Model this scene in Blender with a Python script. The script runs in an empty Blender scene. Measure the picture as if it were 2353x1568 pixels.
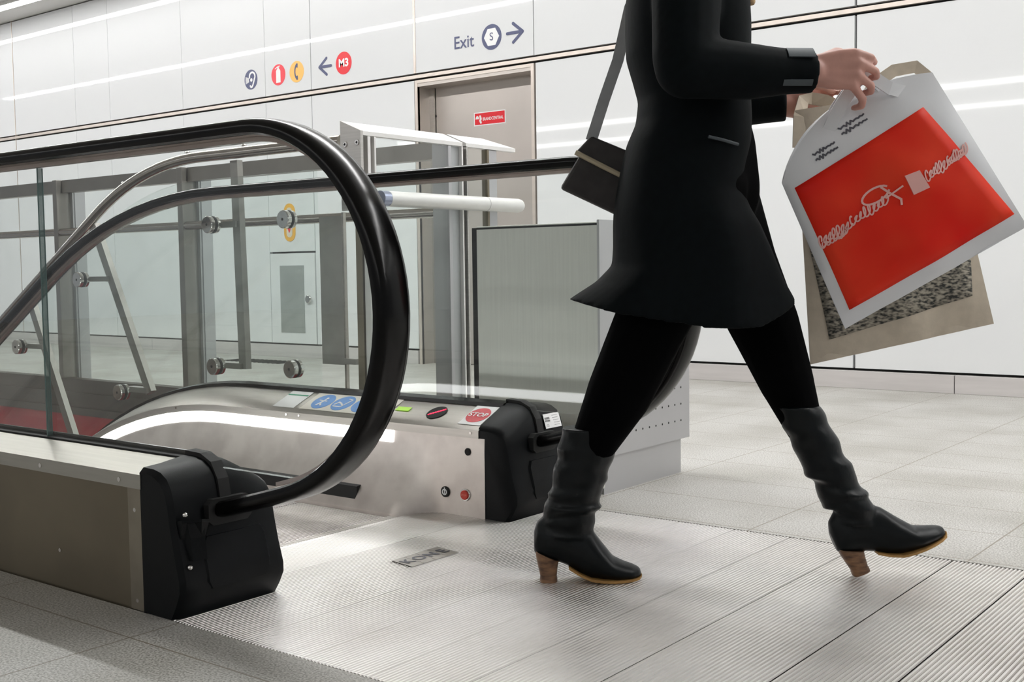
import bpy, bmesh, math, random
from mathutils import Vector, Matrix
random.seed(7)
S = bpy.context.scene
COL = S.collection
R = math.radians

# ------------------------------------------------------------------ camera, world, light level
cam_d = bpy.data.cameras.new('camera')
cam_d.sensor_width = 36.0
cam_d.lens = 40.66
cam_d.clip_start = 0.05
cam = bpy.data.objects.new('camera', cam_d)
COL.objects.link(cam)
yaw, pitch, roll = 0.66334929, 0.06402804, -0.01373227
fw = Vector((-math.sin(yaw)*math.cos(pitch), math.cos(yaw)*math.cos(pitch), -math.sin(pitch)))
rt = Vector((math.cos(yaw), math.sin(yaw), 0)); up = rt.cross(fw)
r2 = rt*math.cos(roll)+up*math.sin(roll); u2 = -rt*math.sin(roll)+up*math.cos(roll)
m = Matrix((r2, u2, -fw)).transposed().to_4x4()
m.translation = (0, 0, 0.70)
cam.matrix_world = m
S.camera = cam
w = bpy.data.worlds.new('station_hall_light'); S.world = w; w.use_nodes = True
w.node_tree.nodes['Background'].inputs[0].default_value = (0.93, 0.96, 1.0, 1)
w.node_tree.nodes['Background'].inputs[1].default_value = 0.22
S.view_settings.view_transform = 'Standard'
S.view_settings.look = 'None'
S.view_settings.exposure = 0.20
S.view_settings.gamma = 1.0
S.view_settings.use_curve_mapping = False
S.cycles.transparent_max_bounces = 40
S.cycles.max_bounces = 10
S.cycles.sample_clamp_indirect = 8.0
STRIP = 60.0      # strength of the linear ceiling lights

# ------------------------------------------------------------------ materials
def mat(name, color, rough=0.5, metal=0.0, spec=0.5, coat=0.0, emit=None, estr=0.0,
        noise=0.0, nscale=20.0, nstretch=(1, 1, 1), bump=0.0, bscale=200.0, rnoise=0.0, color2=None, detail=4.0):
    M = bpy.data.materials.new(name); M.use_nodes = True
    nt = M.node_tree; b = nt.nodes['Principled BSDF']; L = nt.links
    c = (*color, 1)
    b.inputs['Base Color'].default_value = c
    b.inputs['Roughness'].default_value = rough
    b.inputs['Metallic'].default_value = metal
    b.inputs['Specular IOR Level'].default_value = spec
    b.inputs['Coat Weight'].default_value = coat
    b.inputs['Coat Roughness'].default_value = 0.03
    if emit:
        b.inputs['Emission Color'].default_value = (*emit, 1); b.inputs['Emission Strength'].default_value = estr
    tc = nt.nodes.new('ShaderNodeTexCoord'); mp = nt.nodes.new('ShaderNodeMapping')
    mp.inputs['Scale'].default_value = nstretch
    L.new(tc.outputs['Object'], mp.inputs['Vector'])
    n = nt.nodes.new('ShaderNodeTexNoise'); n.inputs['Scale'].default_value = nscale; n.inputs['Detail'].default_value = detail
    L.new(mp.outputs['Vector'], n.inputs['Vector'])
    if noise > 0 or color2:
        c2 = color2 if color2 else tuple(max(0, x*(1-noise)) for x in color)
        r = nt.nodes.new('ShaderNodeValToRGB')
        r.color_ramp.elements[0].position = 0.35; r.color_ramp.elements[1].position = 0.65
        r.color_ramp.elements[0].color = (*c2, 1); r.color_ramp.elements[1].color = c
        L.new(n.outputs['Fac'], r.inputs['Fac']); L.new(r.outputs['Color'], b.inputs['Base Color'])
    if rnoise > 0:
        mr = nt.nodes.new('ShaderNodeMapRange')
        mr.inputs['To Min'].default_value = max(0.02, rough-rnoise); mr.inputs['To Max'].default_value = min(1, rough+rnoise)
        L.new(n.outputs['Fac'], mr.inputs['Value']); L.new(mr.outputs['Result'], b.inputs['Roughness'])
    if bump > 0:
        n2 = nt.nodes.new('ShaderNodeTexNoise'); n2.inputs['Scale'].default_value = bscale
        L.new(mp.outputs['Vector'], n2.inputs['Vector'])
        bp = nt.nodes.new('ShaderNodeBump'); bp.inputs['Strength'].default_value = bump; bp.inputs['Distance'].default_value = 0.002
        L.new(n2.outputs['Fac'], bp.inputs['Height']); L.new(bp.outputs['Normal'], b.inputs['Normal'])
    return M

def glass_mat(name, tint, dirt=0.015):
    M = bpy.data.materials.new(name); M.use_nodes = True
    nt = M.node_tree; L = nt.links
    for n in list(nt.nodes): nt.nodes.remove(n)
    out = nt.nodes.new('ShaderNodeOutputMaterial')
    tr = nt.nodes.new('ShaderNodeBsdfTransparent'); tr.inputs[0].default_value = (*tint, 1)
    gl = nt.nodes.new('ShaderNodeBsdfGlossy'); gl.inputs['Roughness'].default_value = 0.01
    fr = nt.nodes.new('ShaderNodeFresnel'); ge = nt.nodes.new('ShaderNodeNewGeometry')
    io = nt.nodes.new('ShaderNodeMapRange'); io.inputs['To Min'].default_value = 1.42; io.inputs['To Max'].default_value = 1/1.42
    L.new(ge.outputs['Backfacing'], io.inputs['Value']); L.new(io.outputs['Result'], fr.inputs['IOR'])
    mx = nt.nodes.new('ShaderNodeMixShader')
    L.new(fr.outputs[0], mx.inputs[0]); L.new(tr.outputs[0], mx.inputs[1]); L.new(gl.outputs[0], mx.inputs[2])
    df = nt.nodes.new('ShaderNodeBsdfDiffuse'); df.inputs[0].default_value = (0.8, 0.83, 0.82, 1)
    tc = nt.nodes.new('ShaderNodeTexCoord'); no = nt.nodes.new('ShaderNodeTexNoise'); no.inputs['Scale'].default_value = 7
    no.inputs['Detail'].default_value = 6
    L.new(tc.outputs['Object'], no.inputs['Vector'])
    mr = nt.nodes.new('ShaderNodeMapRange'); mr.inputs['From Min'].default_value = 0.45; mr.inputs['From Max'].default_value = 0.75
    mr.inputs['To Min'].default_value = 0.0; mr.inputs['To Max'].default_value = dirt*3
    L.new(no.outputs['Fac'], mr.inputs['Value'])
    m2 = nt.nodes.new('ShaderNodeMixShader')
    L.new(mr.outputs['Result'], m2.inputs[0]); L.new(mx.outputs[0], m2.inputs[1]); L.new(df.outputs[0], m2.inputs[2])
    L.new(m2.outputs[0], out.inputs['Surface'])
    return M

def floor_mat():
    M = mat('granite_paving', (0.62, 0.61, 0.58), rough=0.45, rnoise=0.12, nscale=3)
    nt = M.node_tree; L = nt.links; b = nt.nodes['Principled BSDF']
    tc = nt.nodes.new('ShaderNodeTexCoord'); sx = nt.nodes.new('ShaderNodeSeparateXYZ'); L.new(tc.outputs['Object'], sx.inputs[0])
    def line(out, off, pitch, half):
        a = nt.nodes.new('ShaderNodeMath'); a.operation = 'ADD'; a.inputs[1].default_value = -off + 100*pitch + pitch/2; L.new(out, a.inputs[0])
        mo = nt.nodes.new('ShaderNodeMath'); mo.operation = 'MODULO'; mo.inputs[1].default_value = pitch; L.new(a.outputs[0], mo.inputs[0])
        s = nt.nodes.new('ShaderNodeMath'); s.operation = 'SUBTRACT'; s.inputs[1].default_value = pitch/2; L.new(mo.outputs[0], s.inputs[0])
        ab = nt.nodes.new('ShaderNodeMath'); ab.operation = 'ABSOLUTE'; L.new(s.outputs[0], ab.inputs[0])
        lt = nt.nodes.new('ShaderNodeMath'); lt.operation = 'LESS_THAN'; lt.inputs[1].default_value = half; L.new(ab.outputs[0], lt.inputs[0])
        return lt.outputs[0]
    a = line(sx.outputs[0], -0.805, 0.56, 0.002); c = line(sx.outputs[1], 3.06, 0.30, 0.002)
    mx = nt.nodes.new('ShaderNodeMath'); mx.operation = 'MAXIMUM'; L.new(a, mx.inputs[0]); L.new(c, mx.inputs[1])
    sp = nt.nodes.new('ShaderNodeTexNoise'); sp.inputs['Scale'].default_value = 230; sp.inputs['Detail'].default_value = 3; L.new(tc.outputs['Object'], sp.inputs['Vector'])
    big = nt.nodes.new('ShaderNodeTexNoise'); big.inputs['Scale'].default_value = 2.2; big.inputs['Detail'].default_value = 5; L.new(tc.outputs['Object'], big.inputs['Vector'])
    r1 = nt.nodes.new('ShaderNodeValToRGB'); r1.color_ramp.elements[0].position = 0.36; r1.color_ramp.elements[1].position = 0.62
    r1.color_ramp.elements[0].color = (0.26, 0.25, 0.225, 1); r1.color_ramp.elements[1].color = (0.60, 0.59, 0.565, 1)
    L.new(sp.outputs['Fac'], r1.inputs['Fac'])
    r2_ = nt.nodes.new('ShaderNodeValToRGB'); r2_.color_ramp.elements[0].position = 0.35; r2_.color_ramp.elements[1].position = 0.6
    r2_.color_ramp.elements[0].color = (0.78, 0.77, 0.74, 1); r2_.color_ramp.elements[1].color = (1, 1, 1, 1)
    L.new(big.outputs['Fac'], r2_.inputs['Fac'])
    mu = nt.nodes.new('ShaderNodeMix'); mu.data_type = 'RGBA'; mu.blend_type = 'MULTIPLY'; mu.inputs[0].default_value = 1
    L.new(r1.outputs[0], mu.inputs[6]); L.new(r2_.outputs[0], mu.inputs[7])
    jn = nt.nodes.new('ShaderNodeMix'); jn.data_type = 'RGBA'; jn.inputs[7].default_value = (0.22, 0.19, 0.15, 1)
    L.new(mx.outputs[0], jn.inputs[0]); L.new(mu.outputs[2], jn.inputs[6])
    L.new(jn.outputs[2], b.inputs['Base Color'])
    return M

white_glass = mat('white_enamelled_glass', (0.78, 0.79, 0.80), rough=0.025, spec=0.5, noise=0.02, nscale=0.6)
dark_gap = mat('dark_joint', (0.015, 0.015, 0.015), rough=0.7)
grey_seam = mat('grey_joint', (0.25, 0.25, 0.25), rough=0.6)
beige_trim = mat('champagne_metal', (0.72, 0.64, 0.58), rough=0.35, metal=0.6, noise=0.06)
steel = mat('brushed_steel', (0.62, 0.60, 0.57), rough=0.34, metal=1.0, noise=0.10, nscale=6, nstretch=(1, 1, 30), rnoise=0.06)
steel_w = mat('worn_steel_skirt', (0.70, 0.65, 0.61), rough=0.46, metal=0.8, color2=(0.56, 0.51, 0.48), nscale=9, rnoise=0.03)
inner_steel = mat('satin_inner_deck', (0.52, 0.495, 0.46), rough=0.38, metal=0.9, noise=0.08, nscale=6, nstretch=(1, 20, 20))
deck_steel = mat('brushed_deck_steel', (0.46, 0.445, 0.40), rough=0.40, metal=0.9, noise=0.08, nscale=5, nstretch=(1, 20, 20))
steel_d = mat('dull_steel', (0.24, 0.205, 0.15), rough=0.45, metal=0.9, noise=0.15, nscale=5, rnoise=0.06)
steel_box = mat('satin_steel', (0.74, 0.75, 0.70), rough=0.38, metal=0.4, noise=0.06, nscale=4, nstretch=(30, 1, 1), rnoise=0.05)
steel_grey = mat('grey_painted_steel', (0.50, 0.50, 0.51), rough=0.35, metal=0.5, noise=0.05, nscale=3)
bright_steel = mat('polished_steel', (0.52, 0.48, 0.44), rough=0.22, metal=1.0, noise=0.05, nscale=12)
chrome = mat('turned_steel', (0.80, 0.78, 0.76), rough=0.16, metal=1.0, noise=0.08, nscale=60)
door_steel = mat('door_steel', (0.58, 0.53, 0.49), rough=0.42, metal=0.75, noise=0.08, nscale=2.5, rnoise=0.06)
bracket_m = mat('bracket_steel', (0.40, 0.385, 0.36), rough=0.4, metal=0.9, noise=0.1)
bronze_post = mat('dark_railing_steel', (0.33, 0.31, 0.285), rough=0.38, metal=0.8, noise=0.10, nscale=8)
kerb_m = mat('kerb_steel', (0.16, 0.14, 0.12), rough=0.5, metal=0.4, noise=0.2, nscale=4)
red_m = mat('red_shaft_panel', (0.85, 0.010, 0.03), rough=0.35, noise=0.25, nscale=4)
rubber = mat('black_rubber', (0.003, 0.0028, 0.0027), rough=0.20, spec=0.20, noise=0.2, nscale=30)
plastic = mat('black_plastic', (0.004, 0.005, 0.006), rough=0.42, spec=0.16, noise=0.2, nscale=40, bump=0.06, bscale=400)
black_m = mat('matt_black', (0.006, 0.006, 0.006), rough=0.7)
led_m = mat('skirt_light_diffuser', (0.9, 0.9, 0.9), rough=0.5, emit=(1, 1, 1), estr=7.0, noise=0.01)
lamp_m = mat('linear_lamp_diffuser', (0.9, 0.9, 0.9), rough=0.5, emit=(1.0, 0.995, 0.985), estr=STRIP, noise=0.01)
lampwall_m = mat('wall_washer_diffuser', (0.9, 0.9, 0.9), rough=0.5, emit=(1.0, 0.995, 0.985), estr=STRIP*0.20, noise=0.01)
lampfar_m = mat('distant_lamp_diffuser', (0.9, 0.9, 0.9), rough=0.5, emit=(1.0, 0.995, 0.985), estr=STRIP*0.13, noise=0.01)
ceil_m = mat('ceiling_panel', (0.72, 0.71, 0.69), rough=0.6, noise=0.03, nscale=1)
alu = mat('ribbed_aluminium', (0.83, 0.81, 0.79), rough=0.38, metal=0.85, color2=(0.72, 0.69, 0.66), nscale=2.5, rnoise=0.10, detail=6)
alu_groove = mat('aluminium_groove_dark', (0.30, 0.28, 0.26), rough=0.55, metal=0.5, noise=0.3, nscale=8)  # groove floors darker and rougher than the ribs
step_m = mat('step_tread', (0.60, 0.57, 0.56), rough=0.45, metal=0.7, noise=0.15, nscale=15)
guide_m = mat('handrail_guide_metal', (0.40, 0.34, 0.31), rough=0.3, metal=0.8, noise=0.1)
granite = floor_mat()
stone = mat('plinth_stone', (0.58, 0.58, 0.56), rough=0.5, color2=(0.40, 0.40, 0.39), nscale=90, detail=6)
base_m = mat('baseboard_stone', (0.60, 0.57, 0.56), rough=0.4, noise=0.08, nscale=3, nstretch=(1, 1, 12))
gl_clear = glass_mat('clear_glass', (0.982, 0.995, 0.989), 0.006)
gl_tint = glass_mat('greenish_glass', (0.975, 0.992, 0.985), 0.006)
gl_edge = mat('glass_edge', (0.10, 0.16, 0.15), rough=0.15, spec=0.6, noise=0.1)
navy = mat('sign_navy', (0.075, 0.085, 0.18), rough=0.35, noise=0.02)
sred = mat('sign_red', (0.80, 0.012, 0.025), rough=0.35, noise=0.02)
spink = mat('sign_soft_red', (0.86, 0.05, 0.07), rough=0.35, noise=0.02)
syel = mat('sign_amber', (0.95, 0.52, 0.12), rough=0.35, noise=0.02)
swhite = mat('sign_white', (0.86, 0.86, 0.86), rough=0.35, noise=0.02)
sblue = mat('sign_blue', (0.10, 0.30, 0.72), rough=0.35, noise=0.05)
scream = mat('sticker_cream', (0.80, 0.76, 0.68), rough=0.4, noise=0.03)
sgreen = mat('sign_green', (0.05, 0.35, 0.20), rough=0.4, noise=0.03)
lcd = mat('lime_display', (0.35, 0.65, 0.05), rough=0.3, emit=(0.45, 0.85, 0.05), estr=0.25, noise=0.03)
ledred = mat('red_led', (0.7, 0.02, 0.05), rough=0.4, emit=(1, 0.02, 0.08), estr=1.6, noise=0.02)
skin = mat('skin', (0.62, 0.33, 0.27), rough=0.5, noise=0.10, nscale=25)
coat_m = mat('black_coat_wool', (0.0025, 0.0045, 0.0055), rough=0.8, spec=0.12, noise=0.3, nscale=60, bump=0.25, bscale=35)
legg_m = mat('black_leggings', (0.0015, 0.0015, 0.0018), rough=0.9, spec=0.05, noise=0.2, nscale=60)
boot_m = mat('black_boot_leather', (0.0022, 0.0042, 0.0052), rough=0.36, spec=0.25, noise=0.3, nscale=25, bump=0.3, bscale=55, rnoise=0.08)
heel_m = mat('stacked_wood_heel', (0.30, 0.16, 0.08), rough=0.5, color2=(0.10, 0.05, 0.03), nscale=30, nstretch=(1, 1, 3))
sole_m = mat('tan_sole', (0.50, 0.28, 0.09), rough=0.55, noise=0.15, nscale=40)
hair_m = mat('blonde_hair', (0.62, 0.42, 0.22), rough=0.5, noise=0.4, nscale=40, nstretch=(8, 8, 1))
tab_m = mat('grey_sleeve_tab', (0.06, 0.075, 0.085), rough=0.6, noise=0.2)
purse_m = mat('dark_grey_suede', (0.045, 0.040, 0.039), rough=0.7, noise=0.3, nscale=30)
gold_m = mat('pale_piping', (0.55, 0.47, 0.33), rough=0.4, noise=0.1)
strap_m = mat('grey_strap', (0.42, 0.43, 0.44), rough=0.5, noise=0.1)
bagw = mat('white_carrier_film', (0.74, 0.75, 0.77), rough=0.4, noise=0.05, nscale=8, bump=0.3, bscale=10)
bagr = mat('red_print', (0.72, 0.004, 0.004), rough=0.5, spec=0.15, color2=(0.80, 0.05, 0.018), nscale=5, detail=2, bump=0.3, bscale=10)
tote_m = mat('natural_cotton', (0.62, 0.54, 0.43), rough=0.8, noise=0.10, nscale=40, bump=0.2, bscale=80)
tote_print = mat('black_speckled_print', (0.42, 0.38, 0.31), rough=0.8, color2=(0.03, 0.032, 0.03), nscale=90, nstretch=(1, 1, 2.2), detail=1)
print_dark = mat('dark_print', (0.10, 0.10, 0.12), rough=0.6, noise=0.2)

# ------------------------------------------------------------------ mesh helpers
class MB:
    def __init__(s): s.v = []; s.f = []; s.mi = []; s.cur = 0
    def add(s, vs, fs):
        o = len(s.v); s.v += [tuple(p) for p in vs]
        for f in fs: s.f.append([i+o for i in f]); s.mi.append(s.cur)
        return s
    def box(s, x0, x1, y0, y1, z0, z1):
        v = [(x0, y0, z0), (x1, y0, z0), (x1, y1, z0), (x0, y1, z0), (x0, y0, z1), (x1, y0, z1), (x1, y1, z1), (x0, y1, z1)]
        return s.add(v, [(0, 3, 2, 1), (4, 5, 6, 7), (0, 1, 5, 4), (1, 2, 6, 5), (2, 3, 7, 6), (3, 0, 4, 7)])
    def obox(s, c, ax, ay, az):     # centre, three half-axis vectors
        c = Vector(c); ax = Vector(ax); ay = Vector(ay); az = Vector(az)
        v = [c+ax*i+ay*j+az*k for k in (-1, 1) for i, j in ((-1, -1), (1, -1), (1, 1), (-1, 1))]
        return s.add(v, [(0, 3, 2, 1), (4, 5, 6, 7), (0, 1, 5, 4), (1, 2, 6, 5), (2, 3, 7, 6), (3, 0, 4, 7)])
    def prism(s, poly, n):          # 3D polygon extruded by vector n
        k = len(poly); n = Vector(n); a = [Vector(p) for p in poly]; b = [p+n for p in a]
        return s.add(a+b, [tuple(range(k))[::-1], tuple(range(k, 2*k))]+[(i, (i+1) % k, k+(i+1) % k, k+i) for i in range(k)])
    def loft(s, rings, caps=True, closed=True):
        k = len(rings[0]); o = []
        vs = [p for r in rings for p in r]; fs = []
        for i in range(len(rings)-1):
            for j in range(k if closed else k-1):
                a = i*k+j; b = i*k+(j+1) % k
                fs.append((a, b, b+k, a+k))
        if caps and closed:
            fs.append(tuple(range(k))[::-1]); fs.append(tuple(range((len(rings)-1)*k, len(rings)*k)))
        return s.add(vs, fs)
    def tube(s, pts, r, seg=14, caps=True):
        pts = [Vector(p) for p in pts]; rings = []
        rs = r if isinstance(r, (list, tuple)) else [r]*len(pts)
        t0 = (pts[1]-pts[0]).normalized()
        a = Vector((0, 0, 1)) if abs(t0.z) < 0.9 else Vector((1, 0, 0))
        nx = t0.cross(a).normalized()
        for i, p in enumerate(pts):
            t = (pts[min(i+1, len(pts)-1)]-pts[max(i-1, 0)]).normalized()
            nx = (nx-t*nx.dot(t)).normalized(); ny = t.cross(nx)
            rings.append([p+(nx*math.cos(2*math.pi*j/seg)+ny*math.sin(2*math.pi*j/seg))*rs[i] for j in range(seg)])
        return s.loft(rings, caps)
    def disc(s, c, n, r, h, seg=28, bev=0.0):   # lathe disc along n from c
        n = Vector(n).normalized(); c = Vector(c)
        a = Vector((0, 0, 1)) if abs(n.z) < 0.9 else Vector((1, 0, 0))
        x = n.cross(a).normalized(); y = n.cross(x)
        prof = [(r-bev, 0), (r, bev), (r, h-bev), (r-bev, h)] if bev > 0 else [(r, 0), (r, h)]
        return s.loft([[c+n*hh+(x*math.cos(2*math.pi*j/seg)+y*math.sin(2*math.pi*j/seg))*rr for j in range(seg)] for rr, hh in prof])
    def ball(s, c, r, seg=12, axes=None):
        c = Vector(c); ax = axes or (Vector((r, 0, 0)), Vector((0, r, 0)), Vector((0, 0, r)))
        rings = []
        for i in range(1, seg):
            th = math.pi*i/seg
            rings.append([c+ax[2]*math.cos(th)+(ax[0]*math.cos(2*math.pi*j/(2*seg))+ax[1]*math.sin(2*math.pi*j/(2*seg)))*math.sin(th) for j in range(2*seg)])
        return s.loft(rings[::-1])
    def cap(s, p, q, r1, r2, seg=14):           # tapered capsule
        p = Vector(p); q = Vector(q); d = (q-p); l = d.length; d = d/l
        pts = []; rs = []
        for i in range(7):
            th = math.pi/2*i/6; pts.append(p-d*r1*math.cos(th)); rs.append(max(1e-4, r1*math.sin(th)))
        for i in range(7):
            th = math.pi/2*(1-i/6); pts.append(q+d*r2*math.cos(th)); rs.append(max(1e-4, r2*math.sin(th)))
        a = Vector((0, 0, 1)) if abs(d.z) < 0.9 else Vector((1, 0, 0))
        x = d.cross(a).normalized(); y = d.cross(x)
        return s.loft([[pp+(x*math.cos(2*math.pi*j/seg)+y*math.sin(2*math.pi*j/seg))*rr for j in range(seg)] for pp, rr in zip(pts, rs)])
    def chain(s, pts):
        for a, b in zip(pts, pts[1:]): s.cap(a[:3], b[:3], a[3], b[3])
        return s

ORG = {}
def org(o): return ORG.get(o.name, Vector((0, 0, 0))) if o else Vector((0, 0, 0))

def obj(name, mb, material, parent=None, smooth=None, bevel=0.0, origin=None, weld=False):
    o0 = origin if origin is not None else org(parent)
    o0 = Vector(o0)
    me = bpy.data.meshes.new(name)
    me.from_pydata([tuple(Vector(p)-o0) for p in mb.v], [], mb.f)
    mats = material if isinstance(material, (list, tuple)) else [material]
    for x in mats: me.materials.append(x)
    for p, i in zip(me.polygons, mb.mi): p.material_index = i
    bm = bmesh.new(); bm.from_mesh(me)
    if weld: bmesh.ops.remove_doubles(bm, verts=bm.verts, dist=1e-5)
    bmesh.ops.recalc_face_normals(bm, faces=bm.faces)
    bm.to_mesh(me); bm.free()
    if smooth is not None:
        for p in me.polygons: p.use_smooth = True
        me.set_sharp_from_angle(angle=R(smooth))
    o = bpy.data.objects.new(name, me); COL.objects.link(o)
    ORG[o.name] = o0
    if parent:
        o.parent = parent
        o.location = o0-org(parent)
    else:
        o.location = o0
    if bevel > 0:
        bv = o.modifiers.new('bevel', 'BEVEL'); bv.width = bevel; bv.segments = 2; bv.limit_method = 'ANGLE'; bv.angle_limit = R(40)
    return o

def thing(name, label, cat, loc, group=None):
    o = bpy.data.objects.new(name, None); COL.objects.link(o); o.location = loc
    o.empty_display_size = 0.1
    ORG[o.name] = Vector(loc)
    o['label'] = label; o['category'] = cat
    if group: o['group'] = group
    return o
def tag(o, label, cat, group=None):
    o['label'] = label; o['category'] = cat
    if group: o['group'] = group
    return o
def struct(o): o['kind'] = 'structure'; return o

def remesh(mb, voxel, smooth_it=6, factor=0.5):
    me = bpy.data.meshes.new('tmp'); me.from_pydata(mb.v, [], mb.f)
    bm = bmesh.new(); bm.from_mesh(me); bmesh.ops.recalc_face_normals(bm, faces=bm.faces); bm.to_mesh(me); bm.free()
    t = bpy.data.objects.new('tmp', me); COL.objects.link(t)
    rm = t.modifiers.new('r', 'REMESH'); rm.mode = 'VOXEL'; rm.voxel_size = voxel
    sm = t.modifiers.new('s', 'SMOOTH'); sm.iterations = smooth_it; sm.factor = factor
    dg = bpy.context.evaluated_depsgraph_get(); ev = t.evaluated_get(dg)
    em = ev.to_mesh()
    r = MB(); r.add([tuple(v.co) for v in em.vertices], [tuple(p.vertices) for p in em.polygons])
    ev.to_mesh_clear(); bpy.data.objects.remove(t); bpy.data.meshes.remove(me)
    return r

class Plane:      # a drawing plane: origin, x direction, y direction; marks stand proud by h
    def __init__(s, o, ex, ey): s.o = Vector(o); s.x = Vector(ex); s.y = Vector(ey); s.n = s.x.normalized().cross(s.y.normalized())
    def p(s, a, b, h=0.0): return s.o+s.x*a+s.y*b+s.n*h
    def poly(s, mb, pts, h=0.001, t=0.001): return mb.prism([s.p(a, b, h-t) for a, b in pts], s.n*t)
    def circle(s, mb, c, r, h=0.001, t=0.001, seg=40, ry=None):
        ry = r if ry is None else ry
        return s.poly(mb, [(c[0]+r*math.cos(2*math.pi*i/seg), c[1]+ry*math.sin(2*math.pi*i/seg)) for i in range(seg)], h, t)
    def stroke(s, mb, pts, wd, h=0.002, t=0.001, ends=True):
        k = 0
        for (a, b) in zip(pts, pts[1:]):
            a = Vector(a); b = Vector(b); d = (b-a)
            if d.length < 1e-7: continue
            d.normalize(); q = Vector((-d.y, d.x))*wd/2
            s.poly(mb, [a-q, b-q, b+q, a+q], h+k*.00012, t); k = (k+1) % 3
        for c in (pts if ends else pts[1:-1]): s.circle(mb, c, wd/2, h+.0004+k*.00008, t, 14); k = (k+1) % 3
        return mb
    def arcs(s, c, r, a0, a1, n=14, ry=None):
        ry = ry or r
        return [(c[0]+r*math.cos(R(a0+(a1-a0)*i/n)), c[1]+ry*math.sin(R(a0+(a1-a0)*i/n))) for i in range(n+1)]
    def text(s, mb, body, c, size, h=0.002, bold=0.0, sx=1.0, t=0.001, align='CENTER'):
        cu = bpy.data.curves.new('txt', 'FONT'); cu.body = body; cu.size = size; cu.offset = bold
        cu.align_x = align; cu.align_y = 'CENTER'; cu.resolution_u = 4; cu.fill_mode = 'BOTH'
        to = bpy.data.objects.new('txt', cu); COL.objects.link(to)
        dg = bpy.context.evaluated_depsgraph_get(); ev = to.evaluated_get(dg); me = ev.to_mesh()
        vs = [(v.co.x*sx, v.co.y) for v in me.vertices]; fs = [tuple(p.vertices) for p in me.polygons]
        ev.to_mesh_clear(); bpy.data.objects.remove(to); bpy.data.curves.remove(cu)
        mb.add([s.p(c[0]+a, c[1]+b, h) for a, b in vs], fs)
        return mb

# ================================================================== SETTING
YW = 6.221                    # face of the wall cladding
CEIL = 3.23
# floor in pieces round the escalator well and the stair void
PX0, PX1 = -2.27, 1.4         # ribbed landing plates
Y0, Y1 = 1.373, 2.738         # escalator width
VX, VY = -2.99, 3.45          # void corner
fm = MB()
def slab(x0, x1, y0, y1): fm.box(x0, x1, y0, y1, -0.30, 0.0)
slab(-16, 6, -9.5, Y0)
slab(PX1, 6, Y0, Y1)
slab(VX, 6, Y1, VY)
slab(-16, 6, VY, YW+0.3)
fm.box(PX0+0.005, PX1, Y0, Y1, -0.30, -0.035)
struct(obj('floor', fm, granite))
vo = MB()
vo.box(-16, VX, VY-0.03, VY-0.002, -2.6, -0.055)
vw = struct(obj('wall_void', vo, red_m))
for x in (-7.25, -5.92, -4.60):
    obj('panel_joint', MB().box(x-0.012, x+0.012, VY-0.036, VY-0.029, -2.6, -0.055), dark_gap, vw)
struct(obj('wall_shaft', MB().box(VX, VX+0.02, Y1+0.02, VY, -2.6, -0.3).box(-16, VX, Y1+0.1, VY, -2.65, -2.6), kerb_m))

# back wall: dark backing with separate white panels
wall = struct(obj('wall_back', MB().box(-16, -5.72, YW+0.03, YW+0.3, 0, CEIL).box(-4.66, 6, YW+0.03, YW+0.3, 0, CEIL)
                  .box(-5.72, -4.66, YW+0.03, YW+0.3, 2.05, CEIL).box(-5.72, -4.66, YW+0.2, YW+0.3, 0, 2.05), dark_gap))
XS = [(-16, 1), (-13.37, 1), (-11.18, 2), (-10.085, 0), (-9.52, 0), (-8.43, 0), (-7.345, 0), (-6.805, 1), (-5.717, 2), (-4.645, 1), (-2.45, 2), (-0.26, 2), (1.93, 2), (4.1, 2), (6, 2)]
HG = {0: 0.0022, 1: 0.004, 2: 0.007}
for (a, ka), (b, kb) in zip(XS, XS[1:]):
    x0, x1 = a+HG[ka], b-HG[kb]
    obj('wall_panel', MB().box(x0, x1, YW, YW+0.03, 2.098, CEIL-0.012), white_glass, wall)
    if abs(a+5.717) < 0.01: continue
    z0 = 0.847 if abs(a+7.345) < 0.01 else 0.112
    if abs(a+4.645) < 0.01: x0 = -4.632
    obj('wall_panel', MB().box(x0, x1, YW, YW+0.03, z0, 2.046), white_glass, wall)
obj('transom_trim', MB().box(-16, 6, YW-0.006, YW+0.02, 2.060, 2.084), beige_trim, wall)
obj('mullion_trim', MB().box(-5.722, -5.702, YW-0.004, YW+0.02, 2.098, CEIL), beige_trim, wall)
obj('mullion_trim', MB().box(-11.184, -11.176, YW-0.003, YW+0.02, 0.11, CEIL), beige_trim, wall)
bs = MB()
for a, b in ((-16, -8.977), (-8.973, -5.727), (-4.632, -1.902), (-1.898, 6)): bs.box(a, b, YW-0.012, YW+0.03, 0, 0.098)
struct(obj('baseboard_back', bs, base_m, bevel=0.002))
# ceiling
cm = MB().box(-16, 6, -9.5, YW+0.3, CEIL, CEIL+0.15)
ceil = struct(obj('ceiling', cm, ceil_m))
def lamp(y, wd, label, mt, dz=0.006):
    t = thing('linear_ceiling_light', label, 'ceiling light', (-4, y, CEIL))
    obj('housing', MB().box(-16, 6, y-wd/2-0.012, y+wd/2+0.012, CEIL-0.03, CEIL-0.001), ceil_m, t)
    obj('diffuser', MB().box(-16, 6, y-wd/2, y+wd/2, CEIL-0.028-dz, CEIL-0.028), mt, t)
lamp(5.80, 0.10, 'white linear ceiling light running close to the white wall', lampwall_m)
lamp(3.66, 0.10, 'white linear ceiling light seen mirrored as the long streak above the pictograms', lamp_m)
lamp(-4.5, 0.14, 'distant linear ceiling light mirrored as the upper of two streaks behind the walking person', lampfar_m, .06)
lamp(-6.9, 0.14, 'distant linear ceiling light mirrored as the lower of two streaks behind the walking person', lampfar_m, .06)

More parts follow.
